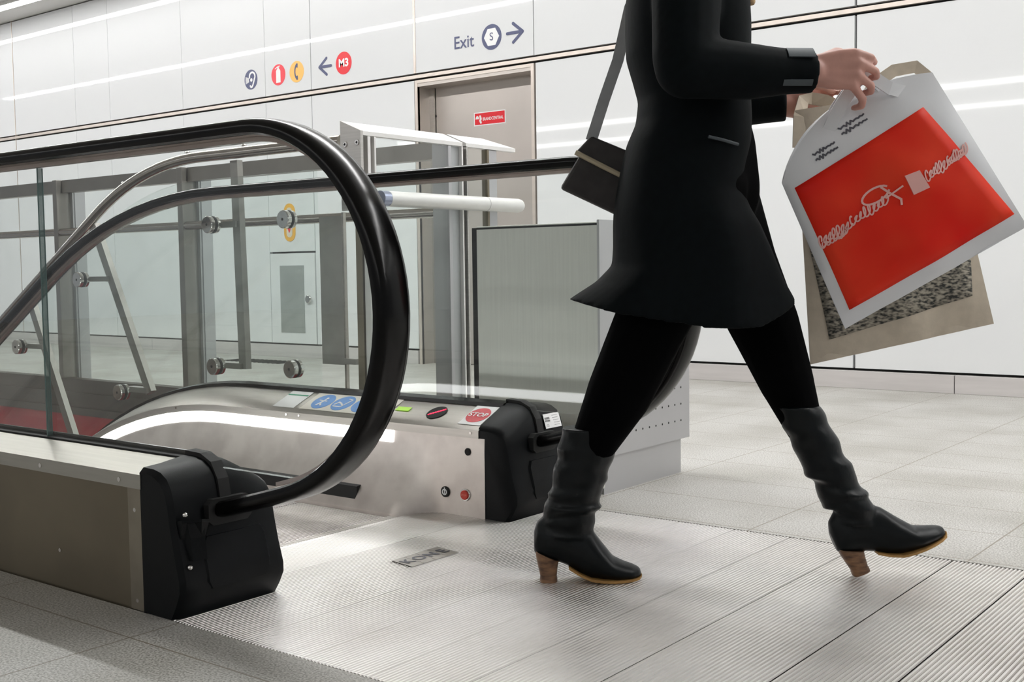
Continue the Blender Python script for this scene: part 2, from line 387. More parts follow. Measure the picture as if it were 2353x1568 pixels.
# ------------------------------------------------------------------ service door in the wall
d = thing('door_1', 'grey steel service door recessed in the white wall below the exit lettering', 'door', (-5.18, 6.36, 0)); struct(d)
obj('door_leaf', MB().box(-5.64, -4.70, 6.362, 6.40, 0.005, 2.0), door_steel, d)
obj('reveal', MB().box(-5.70, -5.69, YW, 6.40, 0, 2.03).box(-4.67, -4.66, YW, 6.40, 0, 2.03).box(-5.69, -4.67, YW, 6.40, 2.0, 2.03), door_steel, d)
obj('door_frame', MB().box(-5.69, -5.645, 6.345, 6.40, 0, 2.0), steel, d)
obj('trim_strip', MB().box(-5.715, -5.69, YW-0.004, YW+0.02, 0, 2.046).box(-4.67, -4.645, YW-0.004, YW+0.02, 0, 2.046).box(-5.69, -4.67, YW-0.004, YW+0.02, 2.024, 2.046), beige_trim, d)
obj('hinge_pin', MB().disc((-5.642, 6.36, 1.80), (0, -1, 0), 0.008, 0.004), black_m, d)
obj('hinge_pin', MB().disc((-5.642, 6.36, 1.30), (0, -1, 0), 0.008, 0.004), black_m, d)
t = thing('door_sticker', 'small red sticker with white lettering on the grey steel door', 'sticker', (-5.142, 6.361, 1.743))
P = Plane((-5.142, 6.3615, 1.743), (1, 0, 0), (0, 0, 1))
obj('sticker_border', P.poly(MB(), [(-.142, -.047), (.142, -.047), (.142, .047), (-.142, .047)], 0.001), swhite, t)
obj('sticker_field', P.poly(MB(), [(-.134, -.040), (.134, -.040), (.134, .040), (-.134, .040)], 0.002), sred, t)
mb = MB(); P.text(mb, 'BRANDCENTRAL', (0.030, -0.004), 0.030, 0.0025, bold=0.0006, sx=0.80)
obj('lettering', mb, swhite, t)
mb = MB(); P.poly(mb, [(-.128, .0), (-.122, .016), (-.112, .024), (-.102, .018), (-.092, .0)], 0.003)
P.stroke(mb, [(-.085, .018), (-.078, .0), (-.085, -.012), (-.078, -.026)], 0.016, 0.003)
obj('emblem', mb, swhite, t)

# ------------------------------------------------------------------ wall pictograms
def wp(x, z): return Plane((x, YW-0.0005, z), (1, 0, 0), (0, 0, 1))
def sign(name, label, x, z): return thing(name, label, 'sign', (x, YW, z))
# ear
t = sign('ear_pictogram', 'round navy hearing pictogram on the white wall, leftmost of the signs', -7.52, 2.251); P = wp(-7.52, 2.251)
obj('sign_field', P.circle(MB(), (0, 0), 0.080), navy, t)
mb = MB()
P.stroke(mb, P.arcs((0.018, 0.022), 0.034, 190, -40, 18)+[(0.040, -0.012), (0.030, -0.035), (0.022, -0.050)]+P.arcs((0.006, -0.048), 0.014, -10, -170, 8), 0.015)
P.circle(mb, (0.006, -0.004), 0.014, 0.002)
for i, r in enumerate((0.026, 0.034, 0.042, 0.051, 0.060)):
    P.stroke(mb, [(0.0-r, -0.010-r*0.32), (0.0-r*1.04, 0), (0.0-r, 0.004+r*0.32)], 0.0058, 0.002)
obj('symbol', mb, swhite, t)
# extinguisher
t = sign('extinguisher_pictogram', 'round red sign with white fire extinguisher on the white wall', -7.184, 2.252); P = wp(-7.184, 2.252)
obj('sign_field', P.circle(MB(), (0, 0), 0.083), spink, t)
mb = MB(); P.poly(mb, [(-.026, -.062), (.026, -.062), (.026, .030), (.016, .044), (-.016, .044), (-.026, .030)], 0.002)
P.poly(mb, [(-.010, .044), (.010, .044), (.010, .058), (-.010, .058)], 0.002)
P.stroke(mb, [(-.034, .050), (-.010, .062), (.016, .066)], 0.008, 0.002)
obj('symbol', mb, swhite, t)
# telephone
t = sign('telephone_pictogram', 'round amber sign with dark telephone receiver on the white wall', -6.968, 2.252); P = wp(-6.968, 2.252)
obj('sign_field', P.circle(MB(), (0, 0), 0.083), syel, t)
mb = MB(); P.stroke(mb, P.arcs((0.030, 0), 0.050, 122, 238, 16, 0.068), 0.013, 0.002)
P.poly(mb, [(-.004, .034), (.012, .030), (.014, .062), (-.002, .064)], 0.002); P.poly(mb, [(-.004, -.034), (.012, -.030), (.014, -.062), (-.002, -.064)], 0.002)
obj('symbol', mb, navy, t)
# arrow left
P = wp(-6.646, 2.255)
mb = MB(); P.stroke(mb, [(0.018, 0.062), (-0.062, 0), (0.018, -0.062)], 0.021, 0.001); P.stroke(mb, [(-0.05, 0), (0.068, 0)], 0.021, 0.0018)
tag(obj('arrow_sign', mb, navy, origin=(-6.646, YW, 2.255)), 'navy arrow pointing left beside the red metro line disc', 'sign')
# M3
t = sign('metro_line_sign', 'round red metro line disc lettered M3 on the white wall', -6.44, 2.257); P = wp(-6.44, 2.257)
obj('sign_field', P.circle(MB(), (0, 0), 0.085), sred, t)
obj('lettering', P.text(MB(), 'M3', (0, 0.0), 0.082, 0.002, bold=0.0030, sx=1.05), swhite, t)
# Exit S arrow
P = wp(-5.25, 2.258)
tag(obj('exit_lettering', P.text(MB(), 'Exit', (0, 0.0), 0.122, 0.001, bold=0.001, sx=0.98), navy, origin=(-5.25, YW, 2.258)), 'navy word Exit on the white wall above the steel door', 'sign')
t = sign('train_sign', 'navy ring with white hexagon and letter S above the steel door', -5.001, 2.263); P = wp(-5.001, 2.263)
obj('sign_field', P.circle(MB(), (0, 0), 0.086), navy, t)
obj('hexagon', P.poly(MB(), [(0.066*math.cos(R(60*i)), 0.066*math.sin(R(60*i))) for i in range(6)], 0.002), swhite, t)
obj('lettering', P.text(MB(), 'S', (0, 0), 0.075, 0.0035, sx=1.05), navy, t)
P = wp(-4.795, 2.266)
mb = MB(); P.stroke(mb, [(-0.02, 0.062), (0.060, 0), (-0.02, -0.062)], 0.021, 0.001); P.stroke(mb, [(0.05, 0), (-0.070, 0)], 0.021, 0.0018)
tag(obj('arrow_sign', mb, navy, origin=(-4.795, YW, 2.266)), 'navy arrow pointing right after the letter S ring', 'sign')

# ------------------------------------------------------------------ wall cabinet, oval call plate, floor grate
t = thing('wall_cabinet', 'white flush wall cabinet with narrow glass window and round knob', 'cabinet', (-7.08, YW, 0.10))
obj('cabinet_door', MB().box(-7.338, -6.812, YW-0.003, YW+0.02, 0.112, 0.832), white_glass, t)
obj('window_pane', MB().box(-7.223, -6.940, YW-0.006, YW-0.003, 0.197, 0.735), mat('dim_cabinet_glass', (0.36, 0.38, 0.37), rough=0.08, spec=0.6, noise=0.2, nscale=3), t)
obj('knob', MB().disc((-6.883, YW-0.003, 0.467), (0, -1, 0), 0.033, 0.022, bev=0.006), chrome, t, smooth=40)
t = thing('call_plate', 'yellow rimmed oval plate with red and green marks above the wall cabinet', 'sign', (-7.095, YW, 1.078)); P = wp(-7.095, 1.078)
def oval(r, hh, h):
    return P.poly(MB(), P.arcs((0, hh), r, 0, 180, 14)+P.arcs((0, -hh), r, 180, 360, 14), h, 0.004)
obj('plate', oval(0.066, 0.085, 0.004), mat('plate_yellow', (0.90, 0.46, 0.03), rough=0.35, noise=0.05), t)
obj('plate_core', oval(0.034, 0.085, 0.006), mat('plate_pale', (0.80, 0.72, 0.60), rough=0.35, noise=0.05), t)
obj('green_mark', P.circle(MB(), (0, 0.075), 0.022, 0.008), sgreen, t)
obj('red_mark', P.poly(MB(), [(-.034, -.02), (.034, -.02), (0, -.085)], 0.008), sred, t)
mb = MB()
for i in range(13): mb.box(-7.33+i*0.053, -7.31+i*0.053, 5.70, 5.92, 0.0005, 0.004)
tag(obj('floor_grate', mb, dark_gap, origin=(-7.0, 5.8, 0)), 'dark slotted drain grate in the floor before the wall cabinet', 'drain')

# ================================================================== LANDING PLATES (ribbed aluminium)
lp = thing('landing_plate', 'silver ribbed landing plates covering the floor before the escalator', 'floor plate', (-0.6, 2.05, 0))
joints = [PX0+0.23, -1.735, -1.568, -1.40, -1.243, -1.067, -0.837, -0.664, -0.49, -0.31, -0.08, 0.15, 0.40, 0.65, 0.9, 1.15, PX1]
pitch = 0.0092
def ribbed(x0, x1, y0, y1, zt=0.0, dp=0.003):
    b = MB(); n = max(1, round((x1-x0)/pitch)); p = (x1-x0)/n
    for i in range(n):
        a = x0+i*p
        pts = [(a, zt-dp), (a+p*0.30, zt-dp), (a+p*0.42, zt), (a+p*0.88, zt), (a+p, zt-dp)]
        for k, ((xa, za), (xb, zb)) in enumerate(zip(pts, pts[1:])):
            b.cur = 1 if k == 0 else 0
            b.add([(xa, y0, za), (xb, y0, zb), (xb, y1, zb), (xa, y1, za)], [(0, 1, 2, 3)])
    b.cur = 0
    for y in (y0, y1):        # end walls of the ribs
        for i in range(n):
            a = x0+i*p
            b.add([(a, y, zt-0.03), (a+p, y, zt-0.03), (a+p, y, zt-dp), (a+p*0.88, y, zt), (a+p*0.42, y, zt), (a+p*.30, y, zt-dp), (a, y, zt-dp)], [tuple(range(7))])
    return b
for a, b_ in zip(joints, joints[1:]):
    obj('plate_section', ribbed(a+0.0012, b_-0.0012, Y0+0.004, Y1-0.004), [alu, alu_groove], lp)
# comb plate: finer ribs, tapering teeth
cp = MB(); p = 0.0092
x1 = PX0+0.229; x0 = PX0
n = int((Y1-Y0-0.28)/p)
cp.box(x0+0.02, x1, Y0+0.02, Y1-0.02, -0.03, -0.002)
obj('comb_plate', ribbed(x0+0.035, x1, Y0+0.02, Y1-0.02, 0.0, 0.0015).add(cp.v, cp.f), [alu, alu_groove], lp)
# maker's plates let into the ribs
t = thing('maker_nameplate', 'grey four letter maker nameplate set in the ribbed landing plates', 'nameplate', (-1.874, 2.046, 0))
ex = Vector((0.0, 1.0, 0)); ey = Vector((-1, 0, 0))
P = Plane((-1.874, 2.046, 0.0008), ex, ey)
plate_m = mat('nameplate_grey', (0.42, 0.40, 0.37), rough=0.4, metal=0.6, noise=0.1)
KW = 0.085
for i, ch in enumerate('KONE'):
    c = (-0.063+0.042*i)
    q = obj('letter_tile', P.poly(MB(), [(c-.0203-.006, -.040), (c+.0203-.006, -.040), (c+.0203+.006, .040), (c-.0203+.006, .040)], 0.0012), plate_m, t)
    obj('letter', P.text(MB(), ch, (c, 0), 0.046, 0.002, bold=0.0012, sx=1.0), print_dark, q)

# ================================================================== ESCALATOR
ESC = thing('escalator', 'glass sided escalator with black handrails and steel skirts going down to the left', 'escalator', (-2.5, 2.055, 0))
GN, GF = 1.505, 2.605         # glass planes
def drop(x, xs, r, ang=30.0):
    if x >= xs: return 0.0
    dx = xs-x; xm = r*math.sin(R(ang))
    if dx <= xm: return r-math.sqrt(r*r-dx*dx)
    return r*(1-math.cos(R(ang)))+(dx-xm)*math.tan(R(ang))
def hz(x): return 0.981-drop(x, -3.35, 2.2)
def dz(x): return -drop(x, -3.17, 1.9)
NX, NZ, NR = -1.812, 0.617, 0.364
def frange(a, b, n): return [a+(b-a)*i/n for i in range(n+1)]
def hpath():
    pts = [(x, hz(x)) for x in frange(-7.2, NX, 46)]
    pts += [(NX+NR*math.sin(R(a)), NZ+NR*math.cos(R(a))) for a in frange(5, 165, 34)]
    pts += [(-1.76, .2535), (-1.81, .240), (-1.87, .224), (-1.93, .208), (-1.985, .194)]
    return pts
HP = hpath()
def sweep(path, prof, y, n_off=0.0):
    rings = []
    for i, (x, z) in enumerate(path):
        a = path[max(0, i-1)]; b = path[min(len(path)-1, i+1)]
        t = Vector((b[0]-a[0], b[1]-a[1])); t.normalize(); n = Vector((-t.y, t.x))
        rings.append([(x+n.x*(o+n_off), y+bb, z+n.y*(o+n_off)) for bb, o in prof])
    return MB().loft(rings)
HPROF = [(-.040, -.003), (-.0395, .006), (-.034, .012), (-.022, .0155), (0, .017), (.022, .0155), (.034, .012), (.0395, .006), (.040, -.003), (.037, -.013), (.029, -.017), (.025, -.0145), (.025, -.006), (-.025, -.006), (-.025, -.0145), (-.029, -.017), (-.037, -.013)]
GPROF = [(-.018, -.007), (.018, -.007), (.018, -.016), (.011, -.020), (.009, -.028), (-.009, -.028), (-.011, -.020), (-.018, -.016)]
FPROF = [(-.027, -.0075), (.027, -.0075), (.027, -.011), (-.027, -.011)]
def balustrade(gy, sgn, splits, which):
    """sgn: direction (in y) from the glass to the steps"""
    obj('handrail', sweep(HP, HPROF, gy), rubber, ESC, smooth=40)['label'] = 'black rubber handrail, '+which
    obj('handrail_guide', sweep(HP[:-4], GPROF, gy), guide_m, ESC, smooth=30)
    # glass panels
    def gpoly(xa, xb, newel):
        top = [(x, hz(x)-0.028) for x in frange(xa, min(xb, NX), 24)]
        if newel: top += [(NX+(NR-.028)*math.sin(R(a)), NZ+(NR-.028)*math.cos(R(a))) for a in frange(8, 165, 30)]
        xe = top[-1][0]
        bot = [(x, min(0.300+dz(x), top[-1][1] if newel and x > -2 else 9)) for x in frange(xb if not newel else -1.93, xa, 24)]
        return top+bot
    for a, b, nw in splits:
        poly = gpoly(a, b, nw)
        obj('glass_panel', MB().prism([(x, gy-0.006, z) for x, z in poly], (0, 0.012, 0)), gl_clear, ESC)
    for (a, b, nw) in splits[1:]:
        obj('glass_joint', MB().box(b, b+0.004, gy-0.007, gy+0.007, 0.30+dz(b), hz(b)-0.03), gl_edge, ESC)
balustrade(GN, 1, [(-2.602, NX, True), (-7.2, -2.606, False)], 'near side')
balustrade(GF, -1, [(-7.2, NX, True)], 'far side')
def ysweep(xs, prof, zoff):   # profile (y,z) swept along x with z offset
    return MB().loft([[(x, y, z+zoff(x)) for y, z in prof] for x in xs])
XD = frange(-7.2, -3.1, 44)+[-2.8, -2.5, -2.042]
# outer decks, near and far
def deck(gy, out, which):
    o = -1 if out < gy else 1
    obj('outer_deck', ysweep(XD, [(gy+o*.016, .302), (out, .286), (out, .256), (out-o*.004, .256), (out-o*.004, .282), (gy+o*.016, .297)], lambda x: dz(x) if which == 'far' else 0), deck_steel, ESC)['label'] = 'brushed steel deck outside the glass, '+which+' side'
    obj('glass_gasket', ysweep(XD, [(gy-.014, .296), (gy+.014, .296), (gy+.014, .306), (gy-.014, .306)], dz if which == 'far' else (lambda x: 0)), black_m, ESC)
deck(GN, Y0, 'near'); deck(GF, Y1, 'far')
obj('outer_skirt', MB().box(-7.2, -2.094, Y0+0.006, Y0+0.03, -0.3, 0.265), steel_d, ESC)['label'] = 'dull brown steel outer panel on the near side'
obj('skirt_end_trim', MB().box(-2.092, -2.046, Y0+0.003, Y0+0.03, 0, 0.258), mat('edge_trim_steel', (0.32, 0.285, 0.23), rough=0.45, metal=0.9, noise=0.1), ESC)
for x in (-2.42, -2.115): obj('deck_screw', MB().disc((x, Y0+.001, 0.270), (0, -1, 0), 0.005, 0.003, 12), chrome, ESC)
for x, z in ((-2.070, .21), (-2.070, .02), (-2.36, .085)): obj('skirt_screw', MB().disc((x, Y0+.006, z), (0, -1, 0), 0.0045, 0.003, 12), chrome, ESC)
# inner decks, lights, skirts
def inner(gy, s, which):
    lab = ', '+which+' side'
    idk = obj('inner_deck', ysweep(XD, [(gy+s*.016, .304), (gy+s*.030, .302), (gy+s*.140, .252), (gy+s*.150, .246), (gy+s*.150, .224), (gy+s*.142, .222), (gy+s*.142, .230), (gy+s*.016, .290)], dz), inner_steel, ESC, smooth=25)
    idk['label'] = 'sloping steel deck inside the glass'+lab
    obj('deck_gasket', ysweep(XD, [(gy+s*.008, .298), (gy+s*.036, .298), (gy+s*.036, .310), (gy+s*.008, .316)], dz), rubber, ESC)
    XL = [x for x in XD if x < -2.45]+[-2.372]
    obj('skirt_light', ysweep(XL, [(gy+s*.146, .222), (gy+s*.152, .222), (gy+s*.152, .188), (gy+s*.146, .188)], dz), led_m, ESC)['label'] = 'glowing white light strip under the inner deck'+lab
    # skirt: top at gy+s*.147, bottom flares toward the steps beyond the comb
    def bot(x):
        k = min(1, max(0, (-2.17-x)/0.13)); k = k*k*(3-2*k)
        return 0.150+k*0.10
    xs = XD[:-3]+[-2.9, -2.7, -2.5, -2.40]+frange(-2.32, -2.16, 8)+[-2.1, -2.022]
    rings = []
    for x in xs:
        b = bot(x); zz = dz(x)
        sec = [(gy+s*.147, .224+zz), (gy+s*.149, .19+zz), (gy+s*(.149+(b-.149)*.25), .11+zz), (gy+s*(.149+(b-.149)*.75), .035+zz), (gy+s*b, 0.0+zz), (gy+s*b, -.12+zz), (gy+s*.10, -.12+zz), (gy+s*.10, .224+zz)]
        rings.append([(x, y, z) for y, z in sec])
    sk = obj('inner_skirt', MB().loft(rings), steel_w, ESC, smooth=30); sk['label'] = 'scuffed pale steel skirt beside the steps'+lab
    obj('skirt_brush', ysweep([x for x in XD if x < -2.9]+[-2.85, -2.6, -2.50, -2.45], [(gy+s*.175, .066), (gy+s*.225, .058), (gy+s*.225, .040), (gy+s*.235, .020), (gy+s*.205, .034), (gy+s*.175, .034)], dz), black_m, ESC)
    return idk, sk
idF, skF = inner(GF, -1, 'far')
idN, skN = inner(GN, 1, 'near')
for x in (-2.86, -3.28): obj('skirt_joint', MB().box(x-.0012, x+.0012, GF-.1505, GF-.149, 0.03+dz(x), .186+dz(x)), grey_seam, skF)
for x in (-2.07, -2.78, -2.84, -3.42): obj('deck_screw', MB().disc((x, GF-.150, .238+dz(x)), (0, -1, 0), 0.004, 0.002, 10), chrome, idF)
# controls on the far skirt
def knobdisc(par, name, x, z, r, mt, h=.004, y=None): return obj(name, MB().disc((x, (GF-.149 if y is None else y), z), (0, -1, 0), r, h, 28, bev=0.0012), mt, par, smooth=40)
knobdisc(skF, 'sensor_eye', -2.081, .184, .0105, black_m)
k = knobdisc(skF, 'key_switch', -2.166, .062, .0155, black_m, .006)
P = Plane((-2.166, GF-.1552, .062), (1, 0, 0), (0, 0, 1))
mb = MB(); P.stroke(mb, P.arcs((0, 0), .0075, 0, 360, 20), .0035, 0.0008); P.stroke(mb, [(0, -.004), (0, .012)], .003, 0.0008)
obj('key_slot', mb, swhite, skF)
k = knobdisc(skF, 'stop_button_ring', -2.092, .061, .0175, chrome, .005)
knobdisc(skF, 'stop_button', -2.092, .061, .0135, mat('button_red', (0.62, 0.05, 0.03), rough=0.35, noise=0.05), .009)
P = Plane((-2.092, GF-.1585, .061), (1, 0, 0), (0, 0, 1))
obj('button_lettering', P.text(MB(), 'STOP', (0, 0), .008, 0.0006), mat('button_pink', (0.75, 0.25, 0.2), rough=0.4, noise=0.05), skF)
# stickers on the sloping far deck
dx_ = Vector((1, 0, 0)); dy_ = Vector((0, .110, .050)).normalized()
def dp(x): return Plane((x, GF-.085, .2782), dx_, dy_)
def quad(x0, x1, y0=-.050, y1=.048): return [(x0, y0), (x1, y0), (x1, y1), (x0, y1)]
P = dp(-2.88); q = obj('notice_sticker', P.poly(MB(), quad(-.048, .052), 0.001), swhite, idF)
mb = MB(); P.poly(mb, quad(-.045, .049, .022, .028), 0.002); obj('sticker_bar', mb, sgreen, idF)
P = dp(-2.61); obj('safety_sticker', P.poly(MB(), quad(-.19, .185), 0.001), scream, idF)
for i, c in enumerate((-.125, -.035, .055)):
    obj('blue_disc', P.circle(MB(), (c, 0.0), .042, 0.002), sblue, idF)
    mb = MB()
    if i == 0:
        P.circle(mb, (c+.004, .018), .005, .003); P.stroke(mb, [(c+.003, .010), (c-.004, -.010), (c-.010, -.024)], .007, .003); P.stroke(mb, [(c-.004, -.01), (c+.008, -.024)], .006, .003); P.stroke(mb, [(c-.018, .004), (c+.016, .002)], .004, .003)
    elif i == 1:
        P.stroke(mb, [(c-.028, -.012), (c-.018, .002), (c-.004, -.004), (c+.006, -.012)], .006, .003); P.stroke(mb, [(c-.026, -.022), (c+.008, -.022), (c+.026, .02), (c+.008, .024)], .004, .003)
    else:
        P.circle(mb, (c, .018), .005, .003); P.stroke(mb, [(c, .010), (c, -.024)], .009, .003)
    obj('pictogram', mb, swhite, idF)
obj('red_disc', P.circle(MB(), (.128, .006), .034, 0.002), sred, idF)
mb = MB(); P.stroke(mb, [(.156, -.026), (.170, .004)], .006, .002); P.stroke(mb, [(.166, -.026), (.180, .004)], .006, .002); obj('blue_marks', mb, sblue, idF)
P = dp(-2.385); obj('display_window', P.poly(MB(), [(-.028, -.010), (.026, -.010), (.026, .010), (-.028, .010)], 0.0015), lcd, idF)
P = dp(-2.249); obj('direction_indicator', P.circle(MB(), (0, -.004), .033, 0.0015), black_m, idF)
mb = MB()
for i in range(7): P.stroke(mb, [(-.018+.006*i-.003, -.022+.0048*i), (-.018+.006*i+.003, -.012+.0048*i)], .0036, .0025, ends=False)
obj('indicator_bars', mb, ledred, idF)
P = dp(-2.097); obj('stop_sticker', P.poly(MB(), quad(-.037, .045, -.050, .050), 0.001), swhite, idF)
obj('stop_disc', P.circle(MB(), (.003, .0), .038, 0.002), mat('stop_red', (0.72, 0.05, 0.07), rough=0.4, noise=0.15, nscale=80), idF)
obj('stop_lettering', P.text(MB(), 'STOP', (.003, 0), .028, 0.003, bold=.0006), swhite, idF)
# newel end caps
def endcap(gy, s, yo, yi, which):
    prof = [(-2.046, 0.0), (-2.046, .306), (-2.01, .305), (-1.985, .300), (-1.965, .288), (-1.952, .268), (-1.944, .24), (-1.938, .20), (-1.926, .14), (-1.912, .085), (-1.912, .06), (-1.925, .03), (-1.942, 0.0)]
    st = [(yo, .290, .012), (yo-s*-.010, .300, .003), (yo+s*.05, .303, 0), (gy-s*.02, .312, 0), (gy+s*.02, .312, 0), (gy+s*.05, .300, 0), (yi-s*.02, .262, .0), (yi-s*.006, .254, .003), (yi, .246, .012)]
    rings = []
    for y, tz, ins in st:
        rings.append([(x-(ins if x > -2.0 else 0), y, z*(tz/.306)) for x, z in prof])
    ym = (yo+yi)/2
    c = obj('newel_cap', MB().loft(rings), plastic, ESC, smooth=35)
    c['label'] = 'black moulded plastic newel cap, '+which+' side'
    # brush collar where the glass drops into the cap
    obj('brush_collar', MB().loft([[(x, y, z) for x, z in [(-2.05, .30), (-2.05, .321), (-2.0, .319), (-1.965, .304), (-1.944, .27), (-1.935, .225), (-1.95, .225), (-1.97, .28)]] for y in (gy-.014, gy+.014)]), black_m, c)
    # handrail inlet
    ring = []
    for x, g in ((-1.950, .0), (-1.922, .002)):
        ring.append([(x, gy+yy, .208+zz) for yy, zz in [(-.053-g, -.016-g), (-.053-g, .014+g), (-.043, .024+g), (.043, .024+g), (.053+g, .014+g), (.053+g, -.016-g), (.043, -.026-g), (-.043, -.026-g)]])
    obj('handrail_inlet', MB().loft(ring), black_m, c)
    # raised inspection cover on the face
    def face_x(z): 
        pts = sorted([(zz, xx) for xx, zz in prof[4:]])
        for (za, xa), (zb, xb) in zip(pts, pts[1:]):
            if za <= z <= zb and zb > za: return xa+(xb-xa)*(z-za)/(zb-za)
        return -1.94
    zs = frange(.055, .160, 6)
    obj('inspection_cover', MB().loft([[(face_x(z)-.004, gy-.075+.010*(k), z), (face_x(z)+.004, gy-.068+.010*(k), z), (face_x(z)+.004, gy+.088-.010*k, z), (face_x(z)-.004, gy+.095-.010*k, z)] for z, k in zip(zs, (1, 0, 0, 0, 0, 0, 1))]), plastic, c, smooth=30)
    return c
capN = endcap(GN, 1, Y0+.002, 1.642, 'near')
capF = endcap(GF, -1, Y1-.002, 2.458, 'far')
# near cap: guard bracket with two bolts
br = obj('cap_bracket', MB().prism([(-1.950, 1.386, .198), (-1.925, 1.386, .204), (-1.905, 1.42, .204), (-1.912, 1.445, .198), (-1.925, 1.43, .13), (-1.945, 1.392, .13)], (0, 0, -.006)).loft([[(-1.944, 1.388, .198), (-1.922, 1.397, .198), (-1.914, 1.432, .198)], [(-1.938, 1.394, .165), (-1.920, 1.402, .165), (-1.912, 1.432, .165)], [(-1.934, 1.396, .120), (-1.914, 1.403, .120), (-1.906, 1.432, .120)]], caps=True), plastic, capN)
for y, z in ((1.397, .213), (1.397, .108)):
    obj('cap_bolt', MB().ball((-1.928+(.213-z)*.10, y, z), .0058, 8), chrome, capN, smooth=60)
# far cap: white data label
P = Plane((-1.9475, 2.672, .2565), (0, 1, 0), Vector((-.30, 0, .95)).normalized())
obj('data_label', P.poly(MB(), [(-.040, -.020), (.036, -.020), (.036, .022), (-.040, .022)], .0045), swhite, capF)
mb = MB()
for i in range(4): P.poly(mb, [(-.036+.006*i, .006), (-.032+.006*i, .006), (-.032+.006*i, .012), (-.036+.006*i, .012)], .0055); P.poly(mb, [(-.036+.006*i, -.001), (-.032+.006*i, -.001), (-.032+.006*i, .004), (-.036+.006*i, .004)], .0055)
P.text(mb, 'CE', (-.028, -.012), .010, .0052)
for a, b in ((.0, .015), (.0, .008), (.002, .001), (.004, -.006), (.004, -.013)): P.poly(mb, [(a, b), (a+.026, b), (a+.026, b+.001), (a, b+.001)], .0052)
obj('label_print', mb, mat('label_grey', (0.25, 0.25, 0.25), rough=0.5, noise=0.1), capF)
# steps
for i in range(10):
    xa = PX0+0.012-0.40*i; xb = xa-0.395
    zt = -0.006-drop(xb, -3.4, 1.0)-(0.0)
    yN, yF = GN+.262, GF-.262
    b = MB().box(xb, xa, yN, yF, zt-.20, zt-.010)
    n = int((yF-yN)/.0092)
    for j in range(n):
        y = yN+.002+j*.0092
        b.box(xb, xa, y, y+.005, zt-.010, zt)
    obj('step', b, step_m, ESC)
obj('comb_teeth', (lambda b: [b.prism([(PX0+.045, yy, -.001), (PX0-.02, yy, -.0045), (PX0-.02, yy, -.012), (PX0+.045, yy, -.012)], (0, .004, 0)) for yy in frange(GN+.265, GF-.265, 62)] and b)(MB()), alu, ESC)
# skirting inside the well, below the near deck
obj('truss', MB().box(-7.2, -2.3, Y0+.03, Y0+.10, -.9, .25).box(-7.2, -2.3, Y1-.10, Y1-.06, -2.4, -.6), kerb_m, ESC)

# ================================================================== TUBE RAIL BARRIER beyond the escalator
BAR = thing('glass_barrier', 'glass barrier with steel tube rail and round clamps beyond the escalator', 'barrier', (-3.6, 2.82, 0))
YB = 2.82
def tz_(x): return 1.142-drop(x, -3.72, 1.44)
tpts = [(x, YB, tz_(x)) for x in frange(-7.0, -3.72, 50)]+[(-3.3, YB, 1.142), (-2.94, YB, 1.142)]
obj('tube_rail', MB().tube(tpts, .0215, 20), bright_steel, BAR, smooth=60)
for x in (-3.46, -3.80, -4.24, -5.05): obj('rail_stud', MB().disc((x, YB, tz_(x)+.019), (0, 0, 1), .009, .010, 12, bev=.003), chrome, BAR, smooth=50)
poly = [(x, tz_(x)-.09) for x in frange(-7.0, -3.72, 40)]+[(-3.07, 1.052), (-3.07, .06)]+[(x, .06-drop(x, -3.3, 1.44)) for x in frange(-3.3, -7.0, 40)]
obj('glass_panel', MB().prism([(x, YB-.005, z) for x, z in poly], (0, .010, 0)), gl_tint, BAR)
def clamp(x, z):
    c = obj('clamp_disc', MB().disc((x, YB-.005, z), (0, -1, 0), .033, .020, 32, bev=.003), chrome, BAR, smooth=35)
    obj('clamp_gasket', MB().disc((x, YB+.004, z), (0, -1, 0), .0335, .010, 32), black_m, c)
    obj('clamp_back', MB().disc((x, YB+.005, z), (0, 1, 0), .033, .016, 32, bev=.003), chrome, c, smooth=35)
    obj('clamp_screw', MB().disc((x, YB-.024, z), (0, -1, 0), .005, .0018, 14), black_m, c)
for x, z in ((-3.665, .878), (-3.66, .331), (-3.228, .883), (-3.213, .340), (-4.575, .670), (-4.300, .194), (-5.105, .361)): clamp(x, z)
YBr = YB+.046
def bracket(xt, zt, xb, zb, arms):
    b = MB(); dv = Vector((xb-xt, 0, zb-zt)); l = dv.length/2; dv.normalize()
    b.obox(((xt+xb)/2, YBr, (zt+zb)/2), dv*l, Vector((0, .013, 0)), Vector((dv.z, 0, -dv.x))*.021)
    o = obj('bracket_bar', b, bracket_m, BAR)
    for xa, xe, z in arms: obj('bracket_arm', MB().box(min(xa, xe), max(xa, xe), YBr-.024, YBr+.012, z-.011, z+.011), bracket_m, o)
bracket(-3.565, 1.12, -3.545, .322, [(-3.545, -3.66, .333), (-3.55, -3.665, .878)])
bracket(-4.53, .905, -4.16, .195, [(-4.16, -4.30, .205), (-4.415, -4.575, .672)])
bracket(-5.08, .585, -4.62, -.30, [(-4.955, -5.105, .363)])
obj('end_bracket', MB().box(-3.105, -2.990, YB+.04, YB+.052, .360, .888), bracket_m, BAR)
obj('bracket_arm', MB().box(-2.985, -2.925, YB+.03, YB+.05, .364, .384), bracket_m, BAR)
obj('post', MB().box(-2.988, -2.980, YB+.038, YB+.052, 0, .90), bright_steel, BAR)

